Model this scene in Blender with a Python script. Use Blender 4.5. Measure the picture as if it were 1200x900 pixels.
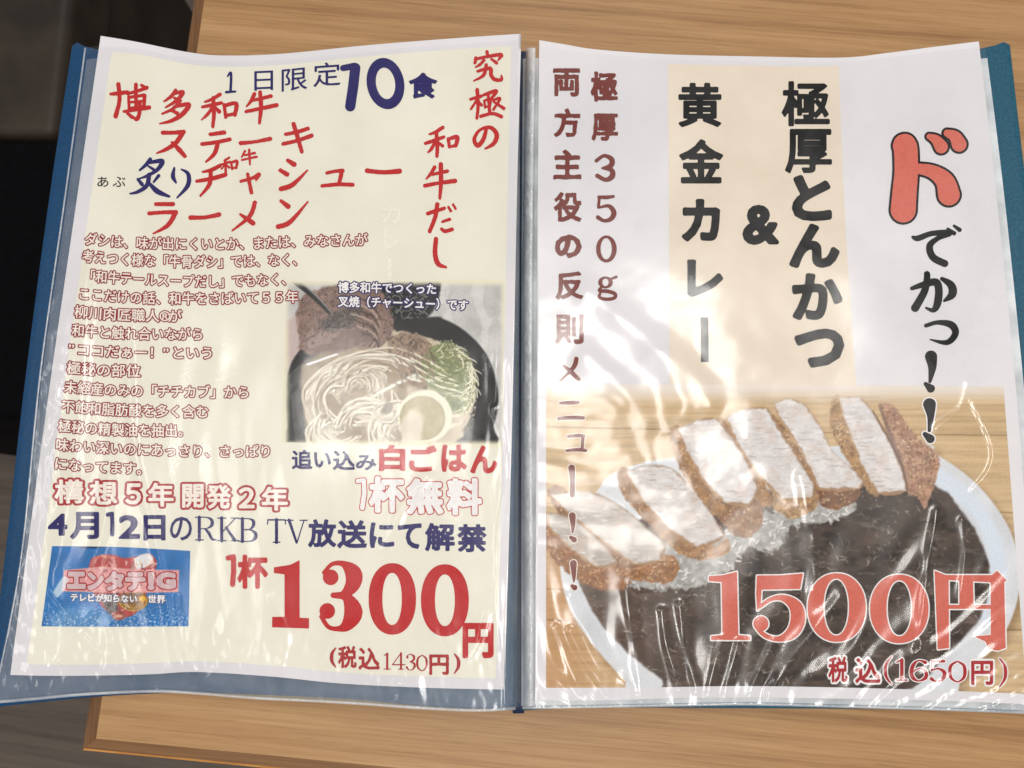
import bpy, math
import numpy as np
from mathutils import Matrix
for o in list(bpy.data.objects): bpy.data.objects.remove(o)
S = bpy.context.scene
COL = S.collection

# ------------------------------------------------------------------ camera
def rotm(rx, ry, rz):
    cx, sx, cy, sy, cz, sz = math.cos(rx), math.sin(rx), math.cos(ry), math.sin(ry), math.cos(rz), math.sin(rz)
    return (np.array([[cz,-sz,0],[sz,cz,0],[0,0,1]]) @ np.array([[cy,0,sy],[0,1,0],[-sy,0,cy]])
            @ np.array([[1,0,0],[0,cx,-sx],[0,sx,cx]]))
CAM_ROT = (0.1762, 0.0003, 0.0048)
CAM_POS = np.array([-0.0105, -0.0767, 0.3420])
FOC = 900.0                                   # focal length for a 1200 wide frame
CR = rotm(*CAM_ROT)
cd = bpy.data.cameras.new('camera'); cam = bpy.data.objects.new('camera', cd); COL.objects.link(cam)
cam.location = CAM_POS; cam.rotation_euler = CAM_ROT
cd.sensor_fit = 'HORIZONTAL'; cd.sensor_width = 36.0; cd.lens = 36.0 * FOC / 1200.0
cd.clip_start = 0.01; cd.clip_end = 50
cd.dof.use_dof = True; cd.dof.focus_distance = 0.34; cd.dof.aperture_fstop = 14.0
S.camera = cam

# ------------------------------------------------------------------ world and lamps
W = bpy.data.worlds.new('World'); S.world = W; W.use_nodes = True
bg = W.node_tree.nodes['Background']; bg.inputs[1].default_value = 1.0
_g = W.node_tree.nodes.new('ShaderNodeNewGeometry'); _s = W.node_tree.nodes.new('ShaderNodeSeparateXYZ'); _r = W.node_tree.nodes.new('ShaderNodeValToRGB')
_c = W.node_tree.nodes.new('ShaderNodeTexCoord')                  # pale walls all round, a dimmer ceiling
W.node_tree.links.new(_c.outputs['Generated'], _s.inputs[0]); W.node_tree.links.new(_s.outputs['Z'], _r.inputs[0]); W.node_tree.links.new(_r.outputs[0], bg.inputs[0])
W.node_tree.nodes.remove(_g)
_r.color_ramp.elements[0].position = .55; _r.color_ramp.elements[0].color = (.60, .595, .595, 1)
_r.color_ramp.elements[1].position = .90; _r.color_ramp.elements[1].color = (.15, .15, .15, 1)
def lamp(name, loc, sx, sy, power, col=(1, .95, .88)):
    l = bpy.data.lights.new(name, 'AREA'); l.shape = 'RECTANGLE'; l.size = sx; l.size_y = sy
    l.energy = power; l.color = col
    o = bpy.data.objects.new(name, l); o.location = loc; COL.objects.link(o); return o
lamp('ceiling_or_added_lamp', (0.52, 0.21, 1.50), .30, .54, 10.0, (1, .965, .92))
lamp('ceiling_or_added_lamp', (-0.54, 0.16, 1.50), .22, .30, 2.7, (1, .97, .94))
lamp('ceiling_or_added_lamp', (-0.97, -0.10, 1.52), .20, .50, 2.6, (1, .97, .94))
lamp('ceiling_or_added_lamp', (0.05, -0.36, 1.50), .36, .30, 8.5, (1, .97, .94))  # added so that the pleats at the sleeve foot glint
lamp('ceiling_or_added_lamp', (0.10, 1.75, 1.60), .60, .40, 14, (1, .97, .94))  # added fill beyond the far edge, outside what the sleeves mirror
lamp('ceiling_or_added_lamp', (0.10, -1.50, 1.60), .60, .40, 10, (1, .97, .94))  # added fill from the near side
S.view_settings.view_transform = 'Standard'; S.view_settings.look = 'None'
S.view_settings.exposure = -0.40; S.view_settings.gamma = 1
S.cycles.use_denoising = True; S.cycles.denoising_prefilter = 'ACCURATE'
S.cycles.max_bounces = 10; S.cycles.transparent_max_bounces = 24

# ------------------------------------------------------------------ maths helpers
def at(px, py, z=0.0):
    """point of the real place seen at photo position (px,py) at height z"""
    px = np.asarray(px, float); py = np.asarray(py, float); z = np.asarray(z, float)
    d = np.stack([(px-600)/FOC, -(py-450)/FOC, -np.ones_like(px)], -1) @ CR.T
    t = (z - CAM_POS[2]) / d[..., 2]
    return CAM_POS + t[..., None] * d
def smooth(a, b, x):
    t = np.clip((x-a)/(b-a), 0, 1); return t*t*(3-2*t)
def h2(ix, iy, seed):
    n = (ix.astype(np.int64)*374761393 + iy.astype(np.int64)*668265263 + seed*974634777) & 0xffffffff
    n = ((n ^ (n >> 13)) * 1274126177) & 0xffffffff
    n = n ^ (n >> 16)
    return (n & 0xffff) / 65535.0
def vnoise(x, y, seed=0):
    """gradient noise, 0..1"""
    ix = np.floor(x); iy = np.floor(y); fx = x-ix; fy = y-iy
    ux = fx*fx*fx*(fx*(fx*6-15)+10); uy = fy*fy*fy*(fy*(fy*6-15)+10)
    def g(a, b):
        t = h2(ix+a, iy+b, seed)*6.2831853
        return np.cos(t)*(fx-a)+np.sin(t)*(fy-b)
    v = (g(0, 0)*(1-ux)+g(1, 0)*ux)*(1-uy)+(g(0, 1)*(1-ux)+g(1, 1)*ux)*uy
    return np.clip(.5+.78*v, 0, 1)
def fbm(x, y, seed=0, o=4):
    r = np.zeros_like(x); a = .5; s = 0
    for k in range(o):
        r += a*vnoise(x*2**k, y*2**k, seed+k*7); s += a; a *= .5
    return r/s
def ridge(x, y, seed=0, o=3):
    r = np.zeros_like(x); a = .5; s = 0
    for k in range(o):
        r += a*(1-np.minimum(1, 1.55*np.abs(2*vnoise(x*2**k+3.7*k, y*2**k+1.3*k, seed+k*5)-1))); s += a; a *= .5
    return r/s
def seg_dist(px, py, pts, closed=False):
    """distance to a polyline, plus the nearest parameter and segment"""
    best = np.full(px.shape, 1e9)
    n = len(pts)
    for k in range(n if closed else n-1):
        x0, y0 = pts[k][:2]; x1, y1 = pts[(k+1) % n][:2]
        dx, dy = x1-x0, y1-y0; L = dx*dx+dy*dy+1e-12
        t = np.clip(((px-x0)*dx+(py-y0)*dy)/L, 0, 1)
        best = np.minimum(best, np.hypot(px-x0-t*dx, py-y0-t*dy))
    return best
def inside(px, py, pts):
    c = np.zeros(px.shape, bool); n = len(pts)
    for k in range(n):
        x0, y0 = pts[k][:2]; x1, y1 = pts[(k+1) % n][:2]
        if y0 == y1: continue
        m = ((y0 > py) != (y1 > py)) & (px < (x1-x0)*(py-y0)/(y1-y0)+x0)
        c ^= m
    return c
def poly_sdf(px, py, pts):
    d = seg_dist(px, py, pts, True)
    return np.where(inside(px, py, pts), d, -d)       # positive inside
def stroke_sdf(px, py, st):
    best = np.full(px.shape, -1e9)
    if len(st) == 1:
        return st[0][2]-np.hypot(px-st[0][0], py-st[0][1])
    for (x0, y0, r0), (x1, y1, r1) in zip(st[:-1], st[1:]):
        dx, dy = x1-x0, y1-y0; L = dx*dx+dy*dy+1e-12
        t = np.clip(((px-x0)*dx+(py-y0)*dy)/L, 0, 1)
        best = np.maximum(best, r0+(r1-r0)*t-np.hypot(px-x0-t*dx, py-y0-t*dy))
    return best
def spline(st, sub=5):
    """Catmull-Rom through (x,y,r) points"""
    if len(st) < 3: return st
    p = np.array(st, float); out = []
    for k in range(len(p)-1):
        a = p[max(k-1, 0)]; b = p[k]; c = p[k+1]; d = p[min(k+2, len(p)-1)]
        for q in range(sub):
            t = q/sub
            out.append(tuple(.5*((2*b)+(-a+c)*t+(2*a-5*b+4*c-d)*t*t+(-a+3*b-3*c+d)*t**3)))
    out.append(tuple(p[-1])); return out

# ------------------------------------------------------------------ shape of the open pages (height over the table)
def H(px, py):
    px = np.asarray(px, float); py = np.asarray(py, float)
    t = np.clip((py-42)/765, -.1, 1.1)
    xl = 118-.14*(py-42); xr = 611-.026*(py-42)
    s = (px-xl)/(xr-xl); sc = np.clip(s, 0, 1)
    zl = .0050+.0095*sc**3+.0060*(1-sc)**3*np.clip(1-t, 0, 1)**2
    zl = zl+.00035*np.sin(px/31+py/190)*np.sin(sc*3.14)
    zl = zl-.0105*smooth(1.0, 1.034, s)
    xl2 = 632-.005*(py-48); xr2 = 1148+.10*(py-48)
    q = (px-xl2)/(xr2-xl2); qc = np.clip(q, 0, 1)
    zr = .0055+.0095*(1-qc)**3+.0050*qc**3*np.clip(1-t, 0, 1)**2
    zr = zr+.00035*np.sin(px/37-py/160)*np.sin(qc*3.14)
    zr = zr-.0110*smooth(.0, .042, -q)
    return np.where(px < 610.5-.002*(py-42), zl, zr)

# ------------------------------------------------------------------ materials
def lin(c):
    c = np.asarray(c, float)/255.0
    return np.where(c <= .04045, c/12.92, ((c+.055)/1.055)**2.4)
def mat(name, rgb=None, rough=.5, spec=.3, **kw):
    m = bpy.data.materials.new(name); m.use_nodes = True
    b = m.node_tree.nodes['Principled BSDF']
    if rgb is not None: b.inputs['Base Color'].default_value = (*lin(rgb), 1)
    b.inputs['Roughness'].default_value = rough; b.inputs['Specular IOR Level'].default_value = spec
    return m, m.node_tree, b
def node(nt, typ, **inp):
    n = nt.nodes.new(typ)
    for k, v in inp.items():
        n.inputs[k.replace('_', ' ')].default_value = v
    return n
def noisy(name, c1, c2, scale, rough=.5, spec=.3, detail=5, stretch=(1, 1, 1), rot=0, bump=0, p=(.35, .65)):
    m, nt, b = mat(name, None, rough, spec)
    tc = nt.nodes.new('ShaderNodeTexCoord'); mp = nt.nodes.new('ShaderNodeMapping')
    mp.inputs['Scale'].default_value = stretch; mp.inputs['Rotation'].default_value = (0, 0, rot)
    nz = node(nt, 'ShaderNodeTexNoise', Scale=scale, Detail=detail)
    cr = nt.nodes.new('ShaderNodeValToRGB')
    cr.color_ramp.elements[0].color = (*lin(c1), 1); cr.color_ramp.elements[1].color = (*lin(c2), 1)
    cr.color_ramp.elements[0].position = p[0]; cr.color_ramp.elements[1].position = p[1]
    L = nt.links.new
    L(tc.outputs['Object'], mp.inputs[0]); L(mp.outputs[0], nz.inputs['Vector']); L(nz.outputs[0], cr.inputs[0]); L(cr.outputs[0], b.inputs['Base Color'])
    if bump:
        bp = node(nt, 'ShaderNodeBump', Strength=bump, Distance=.0006)
        L(nz.outputs[0], bp.inputs['Height']); L(bp.outputs[0], b.inputs['Normal'])
    return m
def wood(name, dark, mid, light, rot, rough=.42, gain=1.0, spec=.35):
    """straight-grained laminate"""
    m, nt, b = mat(name, None, rough, spec)
    L = nt.links.new
    tc = nt.nodes.new('ShaderNodeTexCoord')
    mp = nt.nodes.new('ShaderNodeMapping'); mp.inputs['Rotation'].default_value = (0, 0, rot)
    L(tc.outputs['Object'], mp.inputs[0])
    def str_noise(sx, sy, scale, detail, dist=0.0):
        m2 = nt.nodes.new('ShaderNodeMapping'); m2.inputs['Scale'].default_value = (sx, sy, 1)
        L(mp.outputs[0], m2.inputs[0])
        n = node(nt, 'ShaderNodeTexNoise', Scale=scale, Detail=detail, Distortion=dist, Roughness=.6)
        L(m2.outputs[0], n.inputs['Vector']); return n
    bands = str_noise(.9, 46, 2.4, 5, .15)
    fine = str_noise(9, 420, 2.0, 4)
    pores = str_noise(34, 900, 1.6, 2)
    cr = nt.nodes.new('ShaderNodeValToRGB'); e = cr.color_ramp.elements
    e[0].position = .27; e[0].color = (*lin(dark), 1); e[1].position = .70; e[1].color = (*lin(light), 1)
    k = e.new(.48); k.color = (*lin(mid), 1)
    mx = nt.nodes.new('ShaderNodeMath'); mx.operation = 'MULTIPLY_ADD'; mx.inputs[1].default_value = .42*gain; 
    ad = nt.nodes.new('ShaderNodeMath'); ad.operation = 'MULTIPLY_ADD'; ad.inputs[1].default_value = .62; ad.inputs[2].default_value = -.02
    L(bands.outputs[0], ad.inputs[0]); L(fine.outputs[0], mx.inputs[0]); L(ad.outputs[0], mx.inputs[2]); L(mx.outputs[0], cr.inputs[0])
    pr = nt.nodes.new('ShaderNodeMapRange'); pr.inputs['From Min'].default_value = .60; pr.inputs['From Max'].default_value = .72
    pr.inputs['To Min'].default_value = 0; pr.inputs['To Max'].default_value = .30
    L(pores.outputs[0], pr.inputs['Value'])
    mix = nt.nodes.new('ShaderNodeMix'); mix.data_type = 'RGBA'; mix.inputs['B'].default_value = (*lin(np.array(dark)*.75), 1)
    L(pr.outputs[0], mix.inputs['Factor']); L(cr.outputs[0], mix.inputs['A']); L(mix.outputs['Result'], b.inputs['Base Color'])
    bp = node(nt, 'ShaderNodeBump', Strength=.25, Distance=.0002)
    L(pores.outputs[0], bp.inputs['Height']); L(bp.outputs[0], b.inputs['Normal'])
    return m
def film(name, gain, rough, haze=0.0, bump=.0, tint=(1, 1, 1)):
    """clear plastic film: see-through, glossy on both faces, a little milky"""
    m = bpy.data.materials.new(name); m.use_nodes = True; nt = m.node_tree; nt.nodes.clear(); L = nt.links.new
    out = nt.nodes.new('ShaderNodeOutputMaterial')
    tr = node(nt, 'ShaderNodeBsdfTransparent', Color=(*tint, 1))
    gl = node(nt, 'ShaderNodeBsdfGlossy', Color=(1, 1, 1, 1), Roughness=rough)
    g2 = node(nt, 'ShaderNodeBsdfGlossy', Color=(1, 1, 1, 1), Roughness=rough*2.0)
    gm = nt.nodes.new('ShaderNodeMixShader'); gm.inputs[0].default_value = .50
    L(gl.outputs[0], gm.inputs[1]); L(g2.outputs[0], gm.inputs[2])
    tcs = nt.nodes.new('ShaderNodeTexCoord'); sm_ = node(nt, 'ShaderNodeTexNoise', Scale=38, Detail=6, Roughness=.65, Distortion=.6)
    L(tcs.outputs['Object'], sm_.inputs['Vector'])
    for g_, k_ in ((gl, 1.0), (g2, 2.3)):                           # handling smudges dull the shine here and there
        mr_ = nt.nodes.new('ShaderNodeMapRange'); mr_.inputs['From Min'].default_value = .35; mr_.inputs['From Max'].default_value = .65
        mr_.inputs['To Min'].default_value = rough*k_*.7; mr_.inputs['To Max'].default_value = rough*k_*1.5
        L(sm_.outputs[0], mr_.inputs['Value']); L(mr_.outputs[0], g_.inputs['Roughness'])
    fr = node(nt, 'ShaderNodeLayerWeight', Blend=.5)                # Schlick: f0 + (1-f0) * facing^5, the same from both faces
    pw = nt.nodes.new('ShaderNodeMath'); pw.operation = 'POWER'; pw.inputs[1].default_value = 5
    mu = nt.nodes.new('ShaderNodeMath'); mu.operation = 'MULTIPLY_ADD'; mu.inputs[1].default_value = .9; mu.inputs[2].default_value = .04*gain; mu.use_clamp = True
    L(fr.outputs['Facing'], pw.inputs[0]); L(pw.outputs[0], mu.inputs[0])
    mx = nt.nodes.new('ShaderNodeMixShader'); L(mu.outputs[0], mx.inputs[0])
    base = tr
    if haze:
        df = node(nt, 'ShaderNodeBsdfDiffuse', Color=(.85, .88, .9, 1))
        hm = nt.nodes.new('ShaderNodeMixShader')
        tc = nt.nodes.new('ShaderNodeTexCoord'); nz = node(nt, 'ShaderNodeTexNoise', Scale=60, Detail=5)
        mr = nt.nodes.new('ShaderNodeMapRange'); mr.inputs['From Min'].default_value = .3; mr.inputs['From Max'].default_value = .7
        mr.inputs['To Min'].default_value = haze*.7; mr.inputs['To Max'].default_value = haze*1.35
        L(tc.outputs['Object'], nz.inputs['Vector']); L(nz.outputs[0], mr.inputs['Value']); L(mr.outputs[0], hm.inputs[0])
        L(tr.outputs[0], hm.inputs[1]); L(df.outputs[0], hm.inputs[2]); base = hm
    L(base.outputs[0], mx.inputs[1]); L(gm.outputs[0], mx.inputs[2]); L(mx.outputs[0], out.inputs[0])
    if bump:
        tc = nt.nodes.new('ShaderNodeTexCoord')
        n1 = node(nt, 'ShaderNodeTexNoise', Scale=1700, Detail=2, Roughness=.6)
        L(tc.outputs['Object'], n1.inputs['Vector'])
        bp = node(nt, 'ShaderNodeBump', Strength=bump, Distance=.00012)
        L(n1.outputs[0], bp.inputs['Height'])
        for n in (gl, g2, fr): L(bp.outputs[0], n.inputs['Normal'])
    return m
def ink(name, rgb, rough=.45):
    r = np.array(rgb, float)
    return noisy(name, np.clip(r*.97, 0, 255), np.clip(r*1.02+2, 0, 255), 900, rough, .08)
M = {
    'paper': noisy('white paper', (216, 214, 216), (227, 224, 226), 14, .6, .2),
    'yellow': noisy('pale yellow print', (229, 225, 207), (236, 232, 216), 26, .6, .2),
    'band': noisy('beige print', (223, 209, 190), (232, 219, 201), 24, .6, .2),
    'red': ink('red ink', (188, 40, 40)), 'deepred': ink('dark red ink', (140, 22, 32)), 'navy': ink('navy ink', (38, 32, 96)),
    'black': ink('black ink', (9, 9, 10)), 'brown': ink('brown ink', (116, 50, 42)), 'coral': ink('coral ink', (208, 106, 90)), 'pink': ink('pale pink ink', (206, 176, 178)),
    'dullred': ink('dull red ink', (168, 40, 44)), 'white': ink('white ink', (236, 232, 230)), 'cream': ink('cream ink', (238, 228, 216)),
    'ghost': ink('pale show-through', (238, 234, 216)), 'gold': ink('gold ink', (225, 180, 40)),
    'blue': noisy('blue cover board', (2, 56, 94), (5, 66, 108), 900, .45, .4, bump=.25),
    'teal': noisy('teal cover board', (16, 72, 96), (26, 90, 112), 900, .45, .4, bump=.25),
    'spine': noisy('dark blue spine', (18, 34, 62), (26, 46, 80), 300, .4, .4),
    'film': film('clear sleeve film', 1.55, .125, 0, .09),
    'stack': film('stacked sleeve film', 2.0, .16, .11, .1, (.74, .96, 1)),
    'stackw': film('pale stacked sleeve film', 2.4, .18, .72, .3),
    'seam': film('sleeve weld', 3.0, .12, .50, .2),
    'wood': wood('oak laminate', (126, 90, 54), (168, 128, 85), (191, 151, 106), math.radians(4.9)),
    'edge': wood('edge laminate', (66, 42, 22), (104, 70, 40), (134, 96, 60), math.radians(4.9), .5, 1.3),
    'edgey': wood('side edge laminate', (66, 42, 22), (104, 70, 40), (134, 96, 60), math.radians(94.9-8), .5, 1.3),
    'lip': noisy('lit edge lip', (176, 112, 46), (206, 146, 72), 90, .4, .4),  # orange of the lit front face, put into the lip colour
    'core': noisy('pale chipped core', (200, 190, 178), (230, 224, 216), 200, .7, .2),
    'floor': wood('floor planks', (84, 74, 66), (112, 100, 90), (128, 116, 106), math.radians(8), .6, .8),
    'blackseat': noisy('black vinyl', (2, 2, 4), (5, 5, 9), 120, .75, .08, bump=.2),
    'brownseat': noisy('brown vinyl', (42, 35, 28), (62, 53, 44), 18, .5, .3, bump=.3),
    'brownbase': noisy('dark brown vinyl', (40, 33, 27), (56, 47, 40), 14, .6, .2, bump=.3),
    'metal': mat('dark metal', (38, 36, 35), .4, .5)[0],
}
vm, vnt, vb = mat('printed picture', None, .55, .08)
vc = vnt.nodes.new('ShaderNodeVertexColor'); vc.layer_name = 'print'; vnt.links.new(vc.outputs[0], vb.inputs['Base Color']); M['print'] = vm

# ------------------------------------------------------------------ objects
def empty(name, loc=(0, 0, 0), label=None, cat=None, group=None):
    o = bpy.data.objects.new(name, None); COL.objects.link(o); o.location = loc; o.empty_display_size = .02
    if label: o['label'] = label; o['category'] = cat
    if group: o['group'] = group
    return o
def link(name, me, parent=None, mats=(), label=None):
    o = bpy.data.objects.new(name, me); COL.objects.link(o)
    for m in mats: me.materials.append(m)
    if parent is not None:
        o.parent = parent
        o.matrix_parent_inverse.identity()
        r = parent
        while r.parent is not None: r = r.parent
        if r.type == 'EMPTY': me.transform(Matrix.Translation(-r.location))
    if label: o['label'] = label
    return o
def tri_mesh(name, co, tris, mi=None):
    me = bpy.data.meshes.new(name); n = len(tris)
    me.vertices.add(len(co)); me.vertices.foreach_set('co', np.asarray(co, np.float32).ravel())
    me.loops.add(3*n); me.loops.foreach_set('vertex_index', np.asarray(tris, np.int32).ravel())
    me.polygons.add(n); me.polygons.foreach_set('loop_start', np.arange(0, 3*n, 3, dtype=np.int32))
    if mi is not None: me.polygons.foreach_set('material_index', np.asarray(mi, np.int32))
    me.update(calc_edges=True); return me
def grid_mesh(name, co, smooth_=True):
    """co: (rows, cols, 3), row 0 at the far edge"""
    r, c = co.shape[:2]
    i = np.arange(r*c).reshape(r, c)
    q = np.stack([i[1:, :-1], i[1:, 1:], i[:-1, 1:], i[:-1, :-1]], -1).reshape(-1, 4)
    me = bpy.data.meshes.new(name); n = len(q)
    me.vertices.add(r*c); me.vertices.foreach_set('co', co.reshape(-1, 3).astype(np.float32).ravel())
    me.loops.add(4*n); me.loops.foreach_set('vertex_index', q.astype(np.int32).ravel())
    me.polygons.add(n); me.polygons.foreach_set('loop_start', np.arange(0, 4*n, 4, dtype=np.int32))
    if smooth_: me.polygons.foreach_set('use_smooth', np.ones(n, bool))
    me.update(calc_edges=True); return me
def resample(p, n):
    p = np.array(spline([(*q, 0) for q in p], 8))[:, :2] if len(p) > 2 else np.array(p, float)
    d = np.r_[0, np.cumsum(np.hypot(*np.diff(p, axis=0).T))]
    t = np.linspace(0, d[-1], n)
    return np.stack([np.interp(t, d, p[:, 0]), np.interp(t, d, p[:, 1])], -1)
def coons(top, bot, left, right, nx, ny):
    T, B, Lf, R = resample(top, nx), resample(bot, nx), resample(left, ny), resample(right, ny)
    u = np.linspace(0, 1, nx)[None, :, None]; v = np.linspace(0, 1, ny)[:, None, None]
    P = (1-v)*T[None]+v*B[None]+(1-u)*Lf[:, None]+u*R[:, None]
    P = P-((1-u)*(1-v)*T[0]+u*(1-v)*T[-1]+(1-u)*v*B[0]+u*v*B[-1])
    return P[..., 0], P[..., 1]
def box_mesh(name, x0, x1, y0, y1, z0, z1, bevel=0.0, seg=3):
    import bmesh
    bm = bmesh.new(); bmesh.ops.create_cube(bm, size=1)
    for v in bm.verts:
        v.co = ((x0+x1)/2+v.co.x*(x1-x0), (y0+y1)/2+v.co.y*(y1-y0), (z0+z1)/2+v.co.z*(z1-z0))
    if bevel: bmesh.ops.bevel(bm, geom=bm.edges[:], offset=bevel, segments=seg, profile=.5, affect='EDGES')
    me = bpy.data.meshes.new(name); bm.to_mesh(me); bm.free()
    for p in me.polygons: p.use_smooth = bool(bevel)
    return me
def prism_mesh(name, poly, z0, z1):
    n = len(poly); v = [(x, y, z1) for x, y in poly]+[(x, y, z0) for x, y in poly]
    f = [list(range(n)), list(range(2*n-1, n-1, -1))]+[[k, n+k, n+(k+1) % n, (k+1) % n] for k in range(n)]
    me = bpy.data.meshes.new(name); me.from_pydata(v, [], f); me.update()
    import bmesh
    bm = bmesh.new(); bm.from_mesh(me); bmesh.ops.recalc_face_normals(bm, faces=bm.faces[:]); bm.to_mesh(me); bm.free()
    return me

# ------------------------------------------------------------------ floor, table, seats
fl = link('floor', prism_mesh('floor', [(-6, -6), (6, -6), (6, 6), (-6, 6)], -.76, -.72), None, [M['floor']]); fl['kind'] = 'structure'

tc_ = at(95, 880)[:2]; tb_ = at(225, 10)[:2]; tr_ = at(320, 902)[:2]
ux = (tr_-tc_)/np.linalg.norm(tr_-tc_); uy = np.array([-ux[1], ux[0]])
skew = (tb_-tc_)/np.linalg.norm(tb_-tc_)
tab = empty('wooden_table', (0.3, 0.2, -.72), 'light oak laminate table with a darker edge strip, under the open menu', 'table')
LX, LY, BW, TH = 1.2, .72, .0052, .0125
def tp(a, b): return tuple(tc_+ux*a+skew*b)
link('tabletop', prism_mesh('tabletop', [tp(BW, BW), tp(LX-BW, BW), tp(LX-BW, LY-BW), tp(BW, LY-BW)], -.024, -.0006), tab, [M['wood']])
def band(c0, c1, inward, m1, m2, e0=0., e1=0.):
    """edge strip: flat top band, lip, pale chipped core line, undercut"""
    c0, c1 = np.array(c0), np.array(c1); d = (c1-c0)/np.linalg.norm(c1-c0)
    prof = [(BW, -.0006), (0.0009, -.0007), (0.0, -.0012), (-.0001, -.0042), (.0003, -.0050), (.006, -.022), (BW+.002, -.0235)]
    mi = [0, 1, 1, 2, 0, 0]
    v, f, idx = [], [], []
    for a, z in prof:
        for c, s in ((c0, 1), (c1, -1)):
            q = c+d*s*a+inward*a
            v.append((q[0], q[1], z))
    for k in range(len(prof)-1):
        f.append((2*k, 2*k+2, 2*k+3, 2*k+1)); idx.append(mi[k])
    me = bpy.data.meshes.new('edge_band'); me.from_pydata(v, [], f); me.update()
    o = link('edge_band', me, tab, [m1, m2, M['core']])
    for p, k in zip(me.polygons, idx): p.material_index = k
    import bmesh
    bm = bmesh.new(); bm.from_mesh(me); bmesh.ops.recalc_face_normals(bm, faces=bm.faces[:]); bm.to_mesh(me); bm.free()
    return o
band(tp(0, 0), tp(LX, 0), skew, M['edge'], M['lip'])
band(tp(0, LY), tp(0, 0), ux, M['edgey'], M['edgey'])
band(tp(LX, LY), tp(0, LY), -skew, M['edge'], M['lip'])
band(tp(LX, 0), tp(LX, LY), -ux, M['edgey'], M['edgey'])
for a, b in ((.34, .16), (LX-.2, .16), (.34, LY-.2), (LX-.2, LY-.2)):
    q = tp(a, b); link('leg', box_mesh('leg', q[0]-.022, q[0]+.022, q[1]-.022, q[1]+.022, -.72, -.024, .003), tab, [M['metal']])
def stool(x0, x1, y0, y1, m, mb, label):
    zt = -.27
    t = empty('stool', ((x0+x1)/2, (y0+y1)/2, -.72), label, 'stool', 'stools beside the table')
    link('seat', box_mesh('seat', x0, x1, y0, y1, zt-.07, zt, .010, 4), t, [m])
    link('base', box_mesh('base', x0+.004, x1-.004, y0+.004, y1-.004, -.72, zt-.072, .004), t, [mb])
    return t
p0 = at(0, 157, -.27); p1 = at(215, 0, -.27)
stool(p0[0]-.22, p0[0]+.047, p0[1], p0[1]+.30, M['brownseat'], M['brownbase'], 'square brown vinyl stool at the far left corner, beyond the black one')
q0 = at(0, 490, -.27)
stool(p0[0]-.24, p0[0]+.16, q0[1], p0[1]-.004, M['blackseat'], M['blackseat'], 'square black vinyl stool beside the left edge of the folder')

# ------------------------------------------------------------------ folder: covers, spine
fold = empty('menu_folder', (0, 0, 0), 'open ring-type menu folder with blue and teal covers and clear plastic sleeves', 'menu folder')
def cover(top, bot, left, right, m, sgn, label):
    px, py = coons(top, bot, left, right, 60, 80)
    z = .0022+np.maximum(H(px, py)-.0065, 0)*.25*(0 if sgn == 0 else 1)
    s = np.clip((600-px)/520 if sgn < 0 else (px-600)/570, 0, 1.1)
    z = .0024+.0035*s**4*np.clip(1-(py-50)/700, 0, 1)
    co = at(px, py, z)
    me = grid_mesh('cover', co)
    o = link('cover', me, fold, [m], label)
    sm = o.modifiers.new('thick', 'SOLIDIFY'); sm.thickness = .0019; sm.offset = -1
    bv = o.modifiers.new('edge', 'BEVEL'); bv.width = .0005; bv.segments = 2
    return o
cover([(84, 53), (86, 50), (90, 49), (112, 57), (225, 78), (400, 88), (604, 90)],
      [(-17, 831), (20, 826), (110, 817), (180, 813), (232, 812), (400, 819), (500, 828), (603, 833)],
      [(84, 53), (56, 240), (27, 460), (3, 670), (-17, 831)], [(604, 90), (604, 450), (603, 833)], M['blue'], -1, 'deep blue left cover board')
cover([(618, 90), (800, 90), (1000, 84), (1155, 55), (1176, 48.5), (1181, 48.5), (1184, 52)],
      [(612, 833), (640, 831), (680, 829), (830, 830), (1000, 831), (1060, 832), (1200, 836), (1272, 840)],
      [(618, 90), (614, 450), (612, 833)], [(1184, 52), (1195, 149), (1208, 260), (1240, 560), (1272, 840)], M['teal'], 1, 'teal right cover board')
px, py = coons([(603, 60), (619, 60)], [(601, 836), (614, 836)], [(603, 60), (601, 836)], [(619, 60), (614, 836)], 6, 60)
me = grid_mesh('spine', at(px, py, .0010+0*px)); o = link('spine', me, fold, [M['spine']])
sm = o.modifiers.new('thick', 'SOLIDIFY'); sm.thickness = .0008; sm.offset = -1

# outlines of sheets and sleeves as seen on the pages
SHL = dict(top=[(118, 42), (160, 49), (220, 61), (262, 65), (330, 63), (430, 53), (530, 45), (611, 39.5)],
           bottom=[(12, 791), (60, 792), (125, 791.5), (180, 790), (232, 787.5), (320, 793), (400, 801), (500, 806), (590, 808)],
           left=[(118, 42), (92, 220), (60, 440), (27, 680), (12, 791)], right=[(611, 39.5), (606, 220), (601, 460), (595, 680), (590, 808)])
SHR = dict(top=[(632, 47), (662, 52), (700, 58), (780, 63.5), (880, 66), (985, 67.5), (1040, 62), (1090, 55.5), (1147, 48.5)],
           bottom=[(627, 821), (700, 821), (800, 818), (880, 817.5), (1000, 819), (1100, 821), (1218, 826)],
           left=[(632, 47), (630, 240), (629.5, 400), (628, 600), (627, 821)], right=[(1147, 48.5), (1168, 230), (1191, 460), (1206, 660), (1218, 826)])
SLL = dict(top=[(100, 56), (117, 54), (160, 57), (220, 68), (262, 72), (330, 70), (430, 60), (530, 52), (607, 47)],
           bottom=[(-8, 823), (40, 819), (100, 813.5), (180, 810), (232, 812.5), (300, 818), (400, 823), (500, 830), (560, 832.5), (604, 830)],
           left=[(100, 56), (75, 240), (47, 440), (24, 660), (-8, 823)], right=[(607, 47), (607, 240), (606, 460), (605, 680), (604, 830)])
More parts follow.
